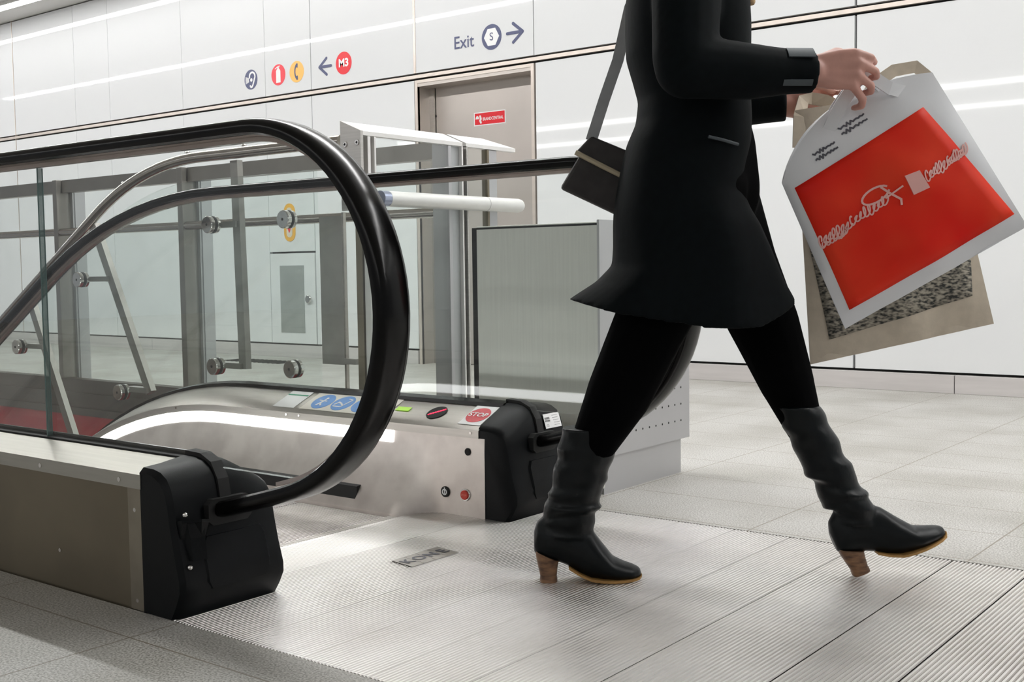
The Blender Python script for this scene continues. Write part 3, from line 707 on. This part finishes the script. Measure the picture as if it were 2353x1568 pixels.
# ================================================================== END FENCE running toward the wall
FEN = thing('end_fence', 'glass fence with sloping white cap rail between escalator and steel door', 'fence', (-2.85, 3.1, 0))
XF = -2.835
YA, YBc, YC, YD = 2.805, 3.325, 3.345, 3.56
def capsec(y): return [(-2.916, y, 1.206), (-2.820, y, 1.166), (-2.820, y, 1.152), (-2.832, y, 1.150), (-2.916, y, 1.186)]
fr = mat('pale_anodised', (0.83, 0.82, 0.80), rough=0.35, metal=0.35, noise=0.04)
obj('cap_rail', MB().loft([capsec(YA), capsec(YBc)]), fr, FEN)['label'] = 'pale sloping cap over the longer glass pane'
obj('cap_rail', MB().loft([capsec(YC), [(p[0], YD+(-2.916-p[0])*-.9, p[2]) for p in capsec(0)]]), fr, FEN)['label'] = 'pale sloping cap over the short end pane'
ep = obj('end_plate', MB().prism([(-2.917, YA-.012, .90), (-2.819, YA-.012, .90), (-2.819, YA-.012, 1.167), (-2.917, YA-.012, 1.207)], (0, .012, 0)), steel, FEN)
for x, z in ((-2.893, 1.125), (-2.836, 1.128)):
    obj('plate_screw', MB().disc((x, YA-.012, z), (0, -1, 0), .010, .003, 20, bev=.001), chrome, ep)
    obj('screw_socket', MB().disc((x, YA-.015, z), (0, -1, 0), .004, .0006, 8), black_m, ep)
def post(x0, x1, y0, y1, z0, z1, mt): return obj('post', MB().box(x0, x1, y0, y1, z0, z1), mt, FEN, bevel=.001)
post(-2.846, -2.818, YA+.02, YA+.034, 0, 1.150, fr); post(-2.880, -2.850, YA+.014, YA+.05, 0, 1.150, steel_d); post(-2.846, -2.818, YA+.052, YA+.060, 0, 1.150, fr)
post(-2.90, -2.822, 3.245, 3.262, 0, 1.150, steel_grey); post(-2.90, -2.835, 3.268, 3.318, 0, 1.150, steel_grey); post(-2.835, -2.818, 3.317, 3.324, 0, 1.155, fr)
post(-2.835, -2.818, YC, YC+.007, 0, 1.155, steel); post(-2.89, -2.85, 3.325, 3.344, 0, 1.150, black_m)
post(-2.85, -2.822, 3.472, 3.484, 0, 1.150, steel_d); post(-2.86, -2.826, 3.486, 3.535, 0, 1.150, steel_grey)
obj('glass_pane', MB().box(-2.838, -2.828, YA+.06, 3.31, .03, 1.148), gl_tint, FEN)
obj('glass_pane', MB().box(-2.838, -2.828, YC+.014, 3.472, .03, 1.148), gl_tint, FEN)
obj('hand_bar', MB().tube([(-2.775, 2.87, .938)]+[(-2.775, y, .938) for y in frange(2.89, 3.60, 6)]+[(-2.775, 3.60+.028*math.sin(R(a)), .938) for a in (25, 50, 70, 85)],
    [.027]*8+[.0245, .0180, .0105, .003], 24), fr, FEN, smooth=60)['label'] = 'white round hand bar with domed end'
obj('bar_collar', MB().disc((-2.775, 2.835, .938), (0, 1, 0), .0265, .036, 24), mat('bluish_steel', (0.42, 0.46, 0.60), rough=0.25, metal=0.8, noise=0.1), FEN)
obj('bar_joint', MB().disc((-2.775, 3.40, .938), (0, 1, 0), .0274, .0015, 24), grey_seam, FEN)
for y in (2.95, 3.28): obj('bar_stub', MB().tube([(-2.832, y, .925), (-2.78, y, .93)], .007, 10), steel, FEN)

# ================================================================== FAR RAILING along the void
RAIL = thing('void_railing', 'dark steel and glass railing along the far side of the floor opening', 'railing', (-5, VY, 0))
posts = [-8.02, -6.90, -5.76, -4.67, -3.02]
RY = VY-.02
for x in posts[:-1]:
    obj('post', MB().box(x-.005, x+.035, RY-.03, RY+.10, -.02, 1.195), bronze_post, RAIL, bevel=.002)
    obj('post_fin', MB().box(x+.050, x+.062, RY+.06, RY+.12, .12, 1.15).box(x+.035, x+.055, RY+.05, RY+.07, .12, 1.15), steel_grey, RAIL)
obj('post', MB().box(-3.04, -2.99, RY-.03, RY+.06, 0, 1.19), steel_grey, RAIL)
for a, b in zip(posts, posts[1:]):
    obj('top_rail', MB().box(a+.04, b-.012, RY, RY+.05, 1.128, 1.194), bronze_post, RAIL)
    obj('glass_pane', MB().box(a+.045, b-.015, RY+.02, RY+.030, .14, 1.125), gl_tint, RAIL)
    obj('hand_bar', MB().tube([(a+.036, RY-.008, .918), (b-.006, RY-.008, .918)], .0205, 16), bright_steel, RAIL, smooth=60)
obj('kerb', MB().box(-16, VX, VY-.06, VY, -.050, .138).box(-16, VX, VY-.075, VY-.058, .045, .068).box(-16, VX, VY-.078, VY-.058, -.050, -.012), kerb_m, RAIL)

# ================================================================== STEEL CABINET beside the far newel
CAB = thing('steel_cabinet', 'grey steel cabinet with perforated side standing behind the far end of the escalator', 'cabinet', (-2.17, 3.15, 0))
obj('front_panel', MB().box(-2.412, -1.936, 2.906, 2.93, .02, .832), steel_box, CAB, bevel=.002)
obj('back_body', MB().box(-2.405, -1.94, 2.93, 3.40, .0, .815), steel_grey, CAB)
obj('shadow_gap', MB().box(-2.412, -1.938, 2.9055, 2.908, .822, .828), black_m, CAB)
obj('shadow_strip', MB().box(-2.436, -2.414, 2.912, 2.93, 0, .828), black_m, CAB)  # matt black strip stands in for the shaded gap beside the box
side = obj('side_panel', MB().box(-1.938, -1.93, 2.900, 3.441, .116, .838), steel_grey, CAB)
ho = MB()
ys = [2.979+.0405*i for i in range(11)]
for y in ys:
    for z in [.179+.0555*i for i in range(12)]:
        ho.disc((-1.9302, y, z), (1, 0, 0), .0036, .0006, 8)
obj('perforation', ho, black_m, side)
obj('plinth', MB().box(-2.39, -1.957, 2.983, 3.202, 0, .116).box(-2.39, -1.957, 3.204, 3.417, 0, .116), stone, CAB)
obj('corner_trim', MB().box(-1.960, -1.954, 2.975, 2.990, 0, .116), bright_steel, CAB)

# ================================================================== WALKING PERSON
PO = Vector((-1.51, 2.044, 0)); PU = Vector((.788, .616, 0)).normalized(); PW = Vector((-.616, .788, 0)).normalized(); PZ = Vector((0, 0, 1))
def B(u, w_, z, *r): 
    p = PO+PU*u+PW*w_+PZ*z
    return (p.x, p.y, p.z, *r) if r else p
def BC(pts): return [B(*p) for p in pts]
PER = thing('person', 'walking person in black coat, leggings and heeled boots carrying bags to the right', 'person', PO)
bd = MB()
# head with face
bd.ball(B(.365, .01, 1.545), 0, 14, (PU*.092, PW*.074, PZ*.112))
bd.ball(B(.385, .01, 1.500), 0, 12, (PU*.070, PW*.058, PZ*.075))
bd.chain(BC([(.452, .01, 1.555, .010), (.470, .01, 1.525, .013), (.455, .01, 1.517, .010)]))       # nose
bd.chain(BC([(.448, -.012, 1.486, .007), (.452, .01, 1.488, .008), (.448, .032, 1.486, .007)]))    # lips
bd.chain(BC([(.425, .01, 1.455, .022), (.400, .01, 1.46, .03)]))                                   # chin
for sd in (-1, 1): bd.ball(B(.360, .01+sd*.075, 1.535), 0, 8, (PU*.020, PW*.010, PZ*.032))
bd.chain(BC([(.355, .01, 1.48, .050), (.335, .01, 1.38, .055)]))
# trunk
bd.chain(BC([(.325, -.10, 1.345, .07), (.325, .12, 1.345, .07)]))
bd.chain(BC([(.325, .01, 1.30, .125), (.335, .01, 1.12, .105), (.325, .01, .95, .125), (.335, .01, .86, .13)]))
# arms
bd.chain(BC([(.310, -.155, 1.335, .052), (.285, -.215, 1.100, .042), (.42, -.198, 1.088, .038), (.545, -.182, 1.085, .027)]))
bd.chain(BC([(.325, .175, 1.335, .052), (.330, .235, 1.100, .042), (.57, .170, 1.072, .027)]))
# legs
bd.chain(BC([(.345, -.065, .84, .085), (.235, -.05, .60, .066), (.165, -.03, .43, .048), (.108, -.008, .29, .034), (.052, 0, .11, .028)]))
bd.chain(BC([(.40, .075, .84, .085), (.495, .045, .57, .066), (.540, .02, .43, .046), (.613, .004, .27, .032), (.682, 0, .13, .028)]))
bd.chain(BC([(.048, 0, .09, .03), (.13, 0, .035, .026)])); bd.chain(BC([(.682, 0, .11, .03), (.78, 0, .085, .026)]))
# right hand closed round the carrier handles
def hand(ox, ow, oz, s=1, spread=1.0):
    def H(a, b, c, r): return (ox+a, ow+b*s, oz+c, r)
    kn = [(.072, -.010, .034), (.078, -.014, .013), (.074, -.013, -.009), (.066, -.009, -.029)]
    for i, (a, b, c) in enumerate(kn):
        bd.chain(BC([H(-.005, .0, c*.5, .017), H(a*.55, -.004, c*.85, .0145), H(a, b, c, .0105)]))
    ln = [.040, .044, .040, .032]
    for i, (a, b, c) in enumerate(kn):
        l = ln[i]; e = (1.0, .55, .35, .2)[i]
        bd.chain(BC([H(a, b, c, .0098), H(a+l*.85, b+.010+.012*(1-e), c-.008-.006*i, .0088), H(a+l*(.85+.35*e), b+.034, c-.014-.008*i, .0080), H(a+l*(.45+.5*e), b+.048, c-.016-.008*i, .0072)]))
    bd.chain(BC([H(.010, .010, .022, .0155), H(.042, .020, .040, .0120), H(.074, .026, .034, .0098), H(.096, .024, .022, .0082)]))
hand(.556, -.180, 1.085, 1)
hand(.578, .168, 1.070, -1)
body = obj('body', remesh(bd, .0042, 5), skin, PER, smooth=180)
for sd in (-1, 1):
    e = obj('eye', MB().ball(B(.443, .01+sd*.032, 1.552), .011, 8), swhite, PER, smooth=180)
    obj('iris', MB().ball(B(.4505, .01+sd*.032, 1.552), .0052, 8), black_m, e, smooth=180)
# hair: cap over the skull and long locks to the chest
hb = MB()
hb.ball(B(.345, .01, 1.567), 0, 14, (PU*.104, PW*.090, PZ*.105))
for sd in (-1, 1):
    hb.chain(BC([(.35, .01+sd*.075, 1.58, .035), (.345, .01+sd*.088, 1.48, .036), (.375, .01+sd*.09, 1.38, .032), (.425, .01+sd*.075, 1.30, .024), (.447, .01+sd*.06, 1.255, .012)]))
hb.chain(BC([(.27, .01, 1.56, .05), (.255, .01, 1.46, .055), (.235, .01, 1.36, .045), (.225, .01, 1.30, .02)]))
obj('hair', remesh(hb, .007, 4), hair_m, PER, smooth=180)
# leggings
lg = MB()
lg.chain(BC([(.335, -.055, .86, .105), (.300, -.055, .72, .090), (.225, -.045, .56, .080), (.163, -.03, .42, .072), (.108, -.012, .31, .052)]))
lg.chain(BC([(.38, .065, .86, .105), (.44, .06, .70, .088), (.498, .045, .56, .078), (.540, .025, .44, .062), (.574, .008, .345, .044), (.600, .004, .30, .040)]))
lg.chain(BC([(.34, .01, .95, .13), (.35, .01, .86, .13)]))
obj('leggings', remesh(lg, .007, 6), legg_m, PER, smooth=180)
# coat
def hemz(u):
    t = [(.02, .640), (.06, .626), (.12, .607), (.174, .595), (.299, .571), (.433, .563), (.50, .588), (.56, .632)]
    for (a, za), (b, zb) in zip(t, t[1:]):
        if u <= b: return za+(zb-za)*(u-a)/(b-a)
    return t[-1][1]
secs = [(1.425, .285, .385, .06), (1.385, .24, .42, .13), (1.345, .205, .435, .175), (1.27, .189, .448, .185), (1.21, .188, .452, .18), (1.152, .190, .452, .175), (1.10, .205, .450, .165), (1.058, .216, .452, .16), (1.01, .210, .454, .165),
        (.965, .190, .452, .175), (.91, .176, .440, .185), (.858, .166, .434, .19), (.82, .160, .448, .195), (.786, .158, .469, .198), (.74, .158, .490, .20), (.70, .155, .506, .205), (.665, .120, .521, .21), (None, .058, .548, .215)]
rings = []
for z, a, b, c in secs[::-1]:
    r = []
    for j in range(48):
        th = 2*math.pi*j/48
        cu, sw = math.cos(th), math.sin(th)
        e = .82
        uu = (a+b)/2+(b-a)/2*math.copysign(abs(cu)**e, cu); ww = .01+c*math.copysign(abs(sw)**e, sw)
        fold = .006*math.sin(7*th+1.3)*max(0, min(1, (.9-(z or .6))/.25))
        zz = hemz(uu) if z is None else z
        if z is not None and z < .70: zz = z+.0*uu
        r.append(B(uu, ww+fold, zz))
    rings.append(r)
cb = MB().loft(rings)
cb.chain(BC([(.318, -.125, 1.352, .088), (.322, .145, 1.352, .088)]))
cb.chain(BC([(.330, .01, 1.36, .085), (.340, .01, 1.425, .068)]))
cb.chain(BC([(.300, -.135, 1.335, .075), (.283, -.210, 1.110, .066), (.285, -.215, 1.092, .064), (.415, -.198, 1.083, .056), (.500, -.186, 1.084, .045)]))
cb.chain(BC([(.325, .155, 1.335, .075), (.330, .225, 1.095, .066), (.45, .195, 1.075, .058), (.535, .178, 1.070, .045)]))
def cuff(mb, p, q, r1, r2): return mb.tube([B(*p), B(*q)], [r1, r2], 24)
cuff(cb, (.48, -.189, 1.084), (.545, -.182, 1.084), .046, .043)
cuff(cb, (.50, .186, 1.071), (.575, .170, 1.071), .046, .043)
# folds across sleeve and front
for u0, z0, u1, z1, rr in ((.40, 1.14, .40, 1.03, .057), (.34, 1.15, .37, 1.03, .063)):
    pass
coat = obj('coat', remesh(cb, .0062, 8, .5), coat_m, PER, smooth=180)
# sleeve tabs, pocket highlight drawn as a grey tube
def ring_arc(c, r, a0, a1, wd, th=.003):
    cen = B(*c); ax = (B(.545, -.182, 1.084)-B(.48, -.189, 1.084)).normalized(); s = Vector((0, 0, 1)); q = ax.cross(s).normalized()
    rr = []
    for i in range(13):
        t = R(a0+(a1-a0)*i/12); d = s*math.cos(t)+q*math.sin(t)
        rr.append([cen+d*r-ax*wd/2, cen+d*r+ax*wd/2, cen+d*(r+th)+ax*wd/2, cen+d*(r+th)-ax*wd/2])
    return MB().loft(rr)
obj('sleeve_tab', ring_arc((.508, -.186, 1.084), .0455, 28, 62, .055), tab_m, coat)
obj('sleeve_tab', ring_arc((.500, -.187, 1.084), .0455, 118, 134, .060), tab_m, coat)
obj('pocket_highlight', MB().tube([B(.335, -.176, .958), B(.365, -.168, .952), B(.40, -.150, .944)], .0035, 8), tab_m, coat)
# boots
def boot(tf, shaft, label):
    """tf maps local foot coordinates (along, side, up) to the world; shaft = rings (u, w, z, half length, half width)"""
    st = [(-.026, .066, .112, .016), (-.018, .060, .135, .026), (.0, .053, .150, .033), (.025, .046, .158, .034), (.05, .034, .156, .034), (.075, .018, .142, .035), (.10, .007, .120, .038),
          (.125, .004, .086, .041), (.15, .003, .054, .041), (.172, .003, .043, .037), (.192, .004, .036, .030), (.205, .006, .030, .020), (.211, .010, .024, .008)]
    mb = MB(); rings = []
    for a, zb, zt, hw in st:
        r = []
        for j in range(24):
            th = 2*math.pi*j/24; c, s = math.cos(th), math.sin(th)
            hh = (zt-zb)/2; k = hw*(1.0 if s < 0 else 1-.30*s) 
            r.append(tf(a, math.copysign(abs(c)**.8, c)*k, (zt+zb)/2+hh*math.copysign(abs(s)**.85, s)))
        rings.append(r)
    mb.loft(rings)
    rings = []
    for u, w_, z, hl, hw, tl in shaft:
        rings.append([B(u+hl*math.cos(2*math.pi*j/28), w_+hw*math.sin(2*math.pi*j/28), z+tl*math.sin(4*math.pi*j/28+u*40)*.5-tl*math.cos(2*math.pi*j/28)) for j in range(28)])
    mb.loft(rings)
    o = obj('boot', remesh(mb, .0042, 3, .4), boot_m, PER, smooth=180); o['label'] = label
    hl = MB(); rings = []
    for z, a0, a1, hw in ((.072, -.024, .030, .027), (.050, -.021, .029, .026), (.03, -.017, .026, .023), (.012, -.013, .024, .021), (.008, -.014, .025, .022), (.0, -.014, .025, .022)):
        r = []
        for j in range(20):
            th = 2*math.pi*j/20; c, s = math.cos(th), math.sin(th)
            aa = (a0+a1)/2+(a1-a0)/2*math.copysign(abs(c)**.7, c)
            zz = z if z < .06 else .072-.5*(aa+.024)
            r.append(tf(aa, hw*math.copysign(abs(s)**.7, s), zz))
        rings.append(r)
    obj('boot_heel', MB().loft(rings), heel_m, o, smooth=45)
    so = MB(); rings = []
    for a, zb, zt, hw in st[4:]:
        hw2 = hw*.93
        rings.append([tf(a+(.002 if a > .2 else 0), -hw2, zb-.002), tf(a+(.002 if a > .2 else 0), hw2, zb-.002), tf(a+(.002 if a > .2 else 0), hw2+.001, zb+.0035), tf(a+(.002 if a > .2 else 0), -hw2-.001, zb+.0035)])
    so.loft(rings)
    obj('boot_sole', so, sole_m, o)
    return o
def shaft_rings(ctrl, wr):
    out = []; zs = frange(ctrl[0][2], ctrl[-1][2], 26)
    for i, z in enumerate(zs):
        for a, b in zip(ctrl, ctrl[1:]):
            if a[2] <= z <= b[2]+1e-9:
                t = (z-a[2])/(b[2]-a[2]); v = [x+(y-x)*t for x, y in zip(a, b)]; break
        k = wr*max(.15, 1-abs(i-5)/11); d = k*(.9, -.5, .3, -.8, .6, .1, -.6)[(i*3) % 7]
        out.append((v[0]+.0025*math.sin(i*1.1), v[1], v[2], v[3]+d, v[4]+d, .012*math.sin(i*.9+.5)*max(0, 1-i/20)))
    return out
b1 = boot(lambda a, s, z: B(a, s, z), shaft_rings([(.048, 0, .105, .056, .040), (.052, 0, .14, .060, .044), (.074, -.003, .22, .060, .050), (.106, -.010, .345, .067, .056)], .006), 'black leather boot standing flat on the ribbed plates, wood heel')
ca, sa = math.cos(R(22.4)), math.sin(R(22.4))
def tf2(a, s, z):
    x, y = a+.027, z-.069
    return B(.646+x*ca-y*sa, s-.0, .0605+x*sa+y*ca)
b2 = boot(tf2, shaft_rings([(.690, 0, .125, .048, .040), (.682, 0, .15, .052, .044), (.632, .002, .235, .055, .048), (.560, .010, .385, .051, .052)], .005), 'black leather boot swung forward with its toe raised')

# ================================================================== BAGS
def sheetbag(q, w0, thick, off=(0, 0), n=18, name='bag_body', mt=None, parent=None, wav=.004, openings=False):
    TL, TR, BR, BL = [Vector(p) for p in q]
    def P2(s, t):
        p = (TL*(1-s)+TR*s)*(1-t)+(BL*(1-s)+BR*s)*t
        return p+Vector(off)*(4*s*(1-s)*(1-t)**2)
    def bulge(s, t): return thick*(math.sin(math.pi*min(1, max(0, s)))**.6)*(math.sin(math.pi*min(1, .08+.92*max(0, t)))**.6)+wav*(math.sin(9*s+4*t)+.7*math.sin(17*s-11*t+2)+.5*math.sin(23*t+6*s))*math.sin(math.pi*s)
    f = MB(); vs = []; fs = []
    for side in (-1, 1):
        for i in range(n+1):
            for j in range(n+1):
                s, t = i/n, j/n; p = P2(s, t)
                vs.append(B(p.x, w0+side*(bulge(s, t)+.0015), p.y))
        o = 0 if side == -1 else (n+1)**2
        for i in range(n):
            for j in range(n):
                a = o+i*(n+1)+j; fs.append((a, a+1, a+n+2, a+n+1))
    k = (n+1)**2
    edge = [(i, 0) for i in range(n)]+[(n, j) for j in range(n)]+[(i, n) for i in range(n, 0, -1)]+[(0, j) for j in range(n, 0, -1)]
    for (a, b), (c, d_) in zip(edge, edge[1:]+edge[:1]):
        fs.append((a*(n+1)+b, c*(n+1)+d_, k+c*(n+1)+d_, k+a*(n+1)+b))
    f.add(vs, fs)
    obj(name, f, mt, parent, smooth=60)
    # inverse of the bilinear part for marks on the front
    def st(u, z):
        s = t = .5
        for _ in range(25):
            p = P2(s, t); e = Vector((u, z))-p
            ds = (P2(s+1e-3, t)-p)/1e-3; dt = (P2(s, t+1e-3)-p)/1e-3
            det = ds.x*dt.y-ds.y*dt.x
            s += (e.x*dt.y-e.y*dt.x)/det; t += (ds.x*e.y-ds.y*e.x)/det
        return s, t
    def front(u, z, h):
        s, t = st(u, z); s = min(1, max(0, s)); t = min(1, max(0, t))
        return B(u, w0-bulge(s, t)-.0015-h, z)
    return front
def patch(front, q, h, n=14):
    TL, TR, BR, BL = [Vector(p) for p in q]; vs = []; fs = []
    for side in (0, 1):
        for i in range(n+1):
            for j in range(n+1):
                s, t = i/n, j/n; p = (TL*(1-s)+TR*s)*(1-t)+(BL*(1-s)+BR*s)*t
                vs.append(front(p.x, p.y, h if side == 0 else h-.0012))
    k = (n+1)**2
    for o in (0, k):
        for i in range(n):
            for j in range(n):
                a = o+i*(n+1)+j; fs.append((a, a+1, a+n+2, a+n+1))
    edge = [(i, 0) for i in range(n)]+[(n, j) for j in range(n)]+[(i, n) for i in range(n, 0, -1)]+[(0, j) for j in range(n, 0, -1)]
    for (a, b), (c, d_) in zip(edge, edge[1:]+edge[:1]):
        fs.append((a*(n+1)+b, c*(n+1)+d_, k+c*(n+1)+d_, k+a*(n+1)+b))
    return MB().add(vs, fs)
def ribbon(mb, front, pts, wd, h):
    for a, b in zip(pts, pts[1:]):
        a = Vector(a); b = Vector(b); d_ = b-a
        if d_.length < 1e-6: continue
        d_.normalize(); qv = Vector((-d_.y, d_.x))*wd/2; a2 = a-d_*wd*.3; b2 = b+d_*wd*.3
        c = [a2-qv, b2-qv, b2+qv, a2+qv]
        mb.add([front(p.x, p.y, h) for p in c]+[front(p.x, p.y, h-.001) for p in c], [(0, 1, 2, 3), (4, 7, 6, 5), (0, 4, 5, 1), (1, 5, 6, 2), (2, 6, 7, 3), (3, 7, 4, 0)])
    return mb
# white carrier with the red print
WB = thing('carrier_bag', 'white carrier bag with large red print, swinging from the hand of the walking person', 'bag', B(.75, -.14, .60))
fr_ = sheetbag([(.500, .868), (.812, 1.092), (1.015, .770), (.634, .560)], -.105, .034, (-.052, .042), 20, 'bag_body', bagw, WB)
pp = obj('red_panel', patch(fr_, [(.524, .856), (.787, 1.018), (.985, .796), (.641, .600)], .0015), bagr, WB, smooth=180)
e1 = Vector((.86, .51)).normalized(); e2 = Vector((-e1.y, e1.x)); c0 = Vector((.572, .735))
def L2(a, b): p = c0+e1*a+e2*b; return (p.x, p.y)
mb = MB()
def scribble(a0, ln, b0, amp, loops, wd, ph=0.0):
    q = []
    for i in range(161):
        t = i/160; f = 2*math.pi*loops*t+ph
        A = amp*(.75+.45*math.sin(3.1*loops*t+ph)*math.sin(1.7*loops*t))
        q.append(L2(a0+ln*t+.55*amp*math.sin(f+.8), b0+A*math.sin(f)))
    ribbon(mb, fr_, q, wd, .0030)
scribble(.006, .070, .004, .013, 7, .0030)
scribble(.080, .085, .010, .011, 8, .0030, 1.0)
scribble(.010, .050, -.004, .007, 6, .0026, 2.0)
def curve(pts, wd): ribbon(mb, fr_, pts, wd, .0031)
curve([L2(.150+.030*math.cos(R(a)), .030+.014*math.sin(R(a))) for a in range(20, 341, 16)], .0042)
curve([L2(.168, .038), L2(.176, .020), L2(.190, -.004), L2(.186, -.014)], .0045)
curve([L2(.165, .014), L2(.205, .018)], .0036)
mb2 = [L2(.216, -.010), L2(.252, -.014), L2(.250, .028), L2(.218, .034)]
mb.add([fr_(p[0], p[1], .0050) for p in mb2]+[fr_(p[0], p[1], .001) for p in mb2], [(0, 1, 2, 3), (4, 7, 6, 5), (0, 4, 5, 1), (1, 5, 6, 2), (2, 6, 7, 3), (3, 7, 4, 0)])
scribble(.256, .055, .010, .012, 6, .0030, .5)
scribble(.316, .048, .012, .011, 8, .0030, 1.5)
obj('white_script', mb, mat('print_pale_pink', (0.86, 0.48, 0.44), rough=0.5, noise=0.05), pp)
mb = MB()
for c, ln in (((.585, .930), .050), ((.642, .985), .060)):
    cc = Vector(c)
    for k in range(2):
        o_ = cc+e2*(.012*k-.006); pts = []
        for i in range(15):
            t = i/14; v_ = o_+e1*ln*(t-.5)+e2*.0040*math.sin(2*math.pi*6*t+k)*(.6+.4*math.sin(5*t)); pts.append((v_.x, v_.y))
        ribbon(mb, fr_, pts, .0034, .0015)
obj('dark_print', mb, print_dark, WB)
def strip(pts, wd, th, up_=None):
    """flat strap through 3D points"""
    rr = []
    for i, p in enumerate(pts):
        a = pts[max(0, i-1)]; b = pts[min(len(pts)-1, i+1)]; t = (b-a).normalized()
        s = t.cross(PW).normalized() if up_ is None else t.cross(up_).normalized(); n_ = s.cross(t)
        rr.append([p-s*wd/2-n_*th/2, p+s*wd/2-n_*th/2, p+s*wd/2+n_*th/2, p-s*wd/2+n_*th/2])
    return MB().loft(rr)
for dw in (-.012, .014):
    obj('carrier_handle', strip([B(.585, -.105+dw, .955), B(.612, -.125+dw, 1.02), B(.640, -.146+dw*.5, 1.066), B(.658, -.148+dw*.3, 1.078), B(.680, -.143+dw*.5, 1.074), B(.715, -.125+dw, 1.055), B(.752, -.105+dw, 1.05)], .026, .004), bagw, WB)
# cotton tote behind it
TB = thing('tote_bag', 'beige cotton tote with black speckled print hanging behind the white carrier bag', 'bag', B(.80, .13, .50))
ft = sheetbag([(.580, 1.045), (.905, 1.085), (1.035, .555), (.615, .467)], .105, .026, (0, 0), 16, 'tote_body', tote_m, TB, wav=.006)
obj('tote_print', patch(ft, [(.580, .872), (.965, .955), (.982, .620), (.657, .524)], .0015), tote_print, TB, smooth=180)
obj('tote_handle', strip([B(.585, .095, .96), B(.588, .10, 1.03), B(.605, .135, 1.072), B(.628, .148, 1.077), B(.655, .135, 1.070), B(.69, .11, 1.045)], .028, .004), tote_m, TB)
obj('tote_handle', strip([B(.735, .12, 1.06), B(.765, .125, 1.105), B(.81, .13, 1.135), B(.86, .13, 1.143), B(.885, .125, 1.12), B(.892, .12, 1.075)], .028, .004), tote_m, TB)
# shoulder bag at the back
SB = thing('shoulder_bag', 'small dark grey shoulder bag with pale piping swinging behind the black coat', 'bag', B(.13, .12, .86))
def slabq(q, w0, w1): return MB().prism([B(u, w0, z) for u, z in q], PW*(w1-w0))
obj('bag_body', slabq([(.112, .986), (.200, .950), (.182, .812), (.046, .878)], .095, .145), purse_m, SB, bevel=.008)
obj('bag_flap', slabq([(.116, .993), (.206, .955), (.202, .893), (.080, .956)], .089, .150), purse_m, SB, bevel=.005)
obj('flap_piping', MB().tube([B(.080, .088, .956), B(.140, .086, .924), B(.204, .088, .892)], .006, 8), gold_m, SB)
obj('shoulder_strap', strip([B(.118, .12, .985), B(.150, .135, 1.08), B(.183, .15, 1.17), B(.212, .16, 1.29), B(.250, .16, 1.375), B(.32, .155, 1.425), B(.40, .15, 1.39)], .026, .004), strap_m, SB)
